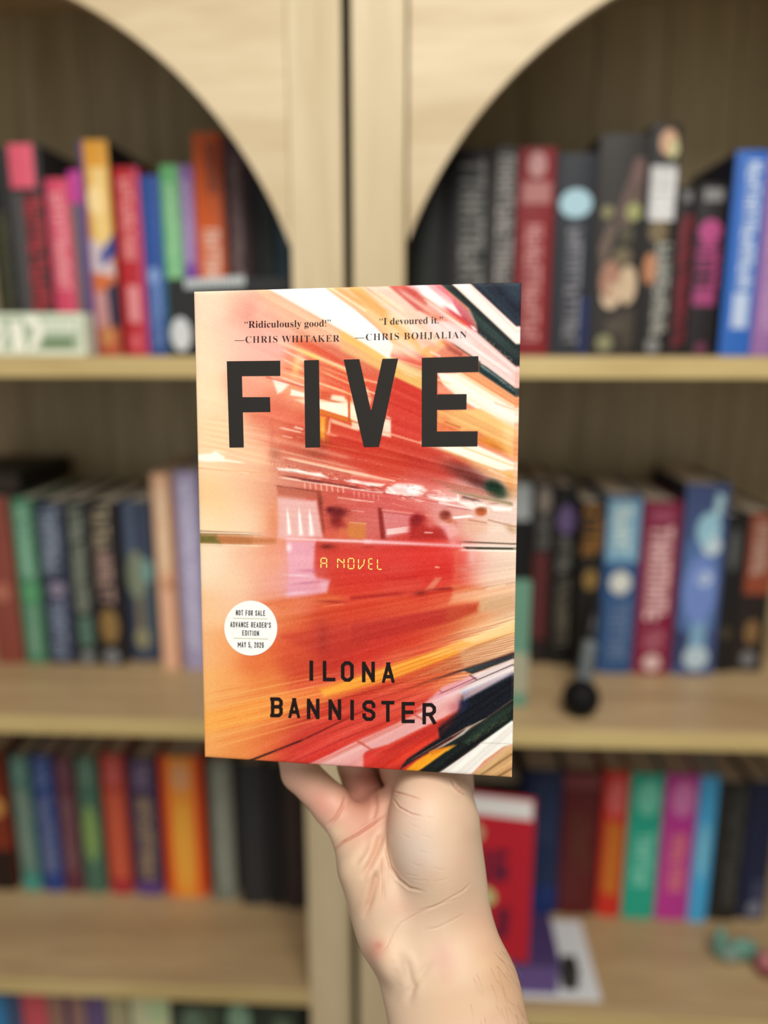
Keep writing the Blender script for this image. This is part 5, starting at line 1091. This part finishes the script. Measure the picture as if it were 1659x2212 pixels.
# skin colouring
base = np.array([234., 202., 173.]); sk = np.tile(base, (nv, 1))
def stain(cx, cy, rx, ry, col, a, deg=0):
    c, s = math.cos(math.radians(deg)), math.sin(math.radians(deg)); dx, dy = px-cx, py-cy
    g = np.exp(-((dx*c+dy*s)/rx)**2-((-dx*s+dy*c)/ry)**2)*a; sk[:] = sk*(1-g[:, None])+np.array(col, float)*g[:, None]
for cx, cy, rx, ry, col, a, deg in [(700, 1740, 60, 40, (222, 150, 134), .75, 40), (640, 1680, 60, 40, (226, 164, 142), .6, 40), (790, 1740, 60, 55, (220, 150, 128), .7, 0), (790, 1690, 50, 50, (208, 132, 114), .8, 0),
        (790, 1790, 60, 25, (224, 156, 132), .6, -30), (722, 1800, 22, 16, (244, 212, 176), .7, 0), (895, 1840, 50, 60, (232, 212, 198), .75, 0), (890, 1770, 40, 50, (236, 206, 188), .6, 0), (1000, 1850, 30, 110, (226, 184, 156), .5, 0),
        (870, 1960, 40, 26, (228, 180, 158), .5, 0), (812, 2055, 22, 26, (232, 158, 136), .7, 0), (818, 2042, 8, 8, (222, 140, 122), .6, 0), (760, 1900, 30, 60, (240, 206, 170), .5, 0), (800, 1930, 24, 60, (232, 186, 152), .45, 0),
        (960, 2075, 26, 40, (220, 166, 150), .55, -20), (1090, 2120, 50, 120, (216, 168, 128), .65, -25), (1040, 1990, 40, 40, (228, 178, 150), .5, 0), (900, 2140, 60, 90, (234, 206, 176), .5, 0), (880, 2110, 14, 50, (214, 190, 168), .5, -8),
        (820, 1850, 26, 60, (232, 184, 152), .45, 10), (1000, 2180, 90, 60, (226, 184, 146), .5, 0), (940, 1690, 80, 30, (228, 186, 166), .4, 0)]:
    stain(cx, cy, rx, ry, col, a, deg)
tc_ = np.clip(tint, 0, 1)[:, None]*.55; sk = sk*(1-tc_)+np.array([196., 116., 94.])*tc_
bl = np.random.RandomState(3).randn(60, 3)
for cx, cy, k in zip(np.random.RandomState(5).uniform(700, 1150, 90), np.random.RandomState(6).uniform(1660, 2212, 90), np.random.RandomState(7).randn(90)):
    g = np.exp(-((px-cx)**2+(py-cy)**2)/(2*13.**2))*k*3.2; sk += g[:, None]*np.array([.5, 1., .9])
s = np.clip(sk, 0, 255)/255; l = np.where(s <= 0.04045, s/12.92, ((s+0.055)/1.055)**2.4)*SKINGAIN
ca = me1.color_attributes.new('skin', 'FLOAT_COLOR', 'POINT'); ca.data.foreach_set('color', np.concatenate([l, np.ones((nv, 1))], 1).ravel().astype(np.float32))
wpos = W3(co); orig = wpos[py > 2600].mean(0); me1.vertices.foreach_set('co', (wpos-orig).ravel()); me1.update()
me1.polygons.foreach_set('use_smooth', np.ones(len(me1.polygons), bool))
km = bpy.data.materials.new('skin'); km.use_nodes = True; nt = km.node_tree; b = nt.nodes['Principled BSDF']
at = nt.nodes.new('ShaderNodeAttribute'); at.attribute_name = 'skin'; nt.links.new(at.outputs['Color'], b.inputs['Base Color'])
b.inputs['Roughness'].default_value = 0.52; b.inputs['Specular IOR Level'].default_value = 0.35
b.inputs['Subsurface Weight'].default_value = 0.12; b.inputs['Subsurface Radius'].default_value = (1.0, .35, .2); b.inputs['Subsurface Scale'].default_value = 0.004
tc = nt.nodes.new('ShaderNodeTexCoord'); nz = nt.nodes.new('ShaderNodeTexVoronoi'); nz.inputs['Scale'].default_value = 900; nt.links.new(tc.outputs['Object'], nz.inputs['Vector'])
bp = nt.nodes.new('ShaderNodeBump'); bp.inputs['Strength'].default_value = 0.12; bp.inputs['Distance'].default_value = 0.0003; nt.links.new(nz.outputs['Distance'], bp.inputs['Height']); nt.links.new(bp.outputs[0], b.inputs['Normal'])
me1.materials.clear(); me1.materials.append(km)
person = bpy.data.objects.new('person', me1); COL.objects.link(person); person.location = orig
tag(person, 'person reaching a bare hand and forearm up from below, holding the paperback from behind', 'person')
# fine hairs along the outer forearm
hm = MB(); front = np.where((facing > .3) & (px > 1010) & (py > 2050) & (py < 2260))[0]
hr = np.random.RandomState(9)
if len(front):
    for k in hr.choice(front, 90):
        if hr.rand() > (px[k]-1000)/120: continue
        p = wpos[k]; n_ = no[k, 0]*rt+no[k, 1]*up+no[k, 2]*fw
        dr = up*(-1)*hr.uniform(.6, 1)+rt*hr.uniform(-.15, .5); dr -= n_*(dr@n_); dr /= np.linalg.norm(dr); sd_ = np.cross(n_, dr); L = hr.uniform(.004, .011); rr = .00004
        bend = hr.uniform(-.25, .25); prev = None; pts = []
        for i in range(5):
            t = i/4; c = p+dr*L*t+n_*(.0002+.0011*math.sin(t*2.2))*1.0+sd_*L*bend*t*t; pts.append((c, rr*(1-.7*t)))
        vs = []; 
        for c, r_ in pts: vs += [c+sd_*r_, c-sd_*r_*.5+n_*r_*.8, c-sd_*r_*.5-n_*r_*.8]
        vs = [v-orig for v in vs]; hm.add(vs, [(3*i+j, 3*i+(j+1) % 3, 3*i+3+(j+1) % 3, 3*i+3+j) for i in range(4) for j in range(3)])
    ho = hm.obj('arm_hair', flat((140, 102, 74), .5, 1), person); ho['kind'] = 'stuff'
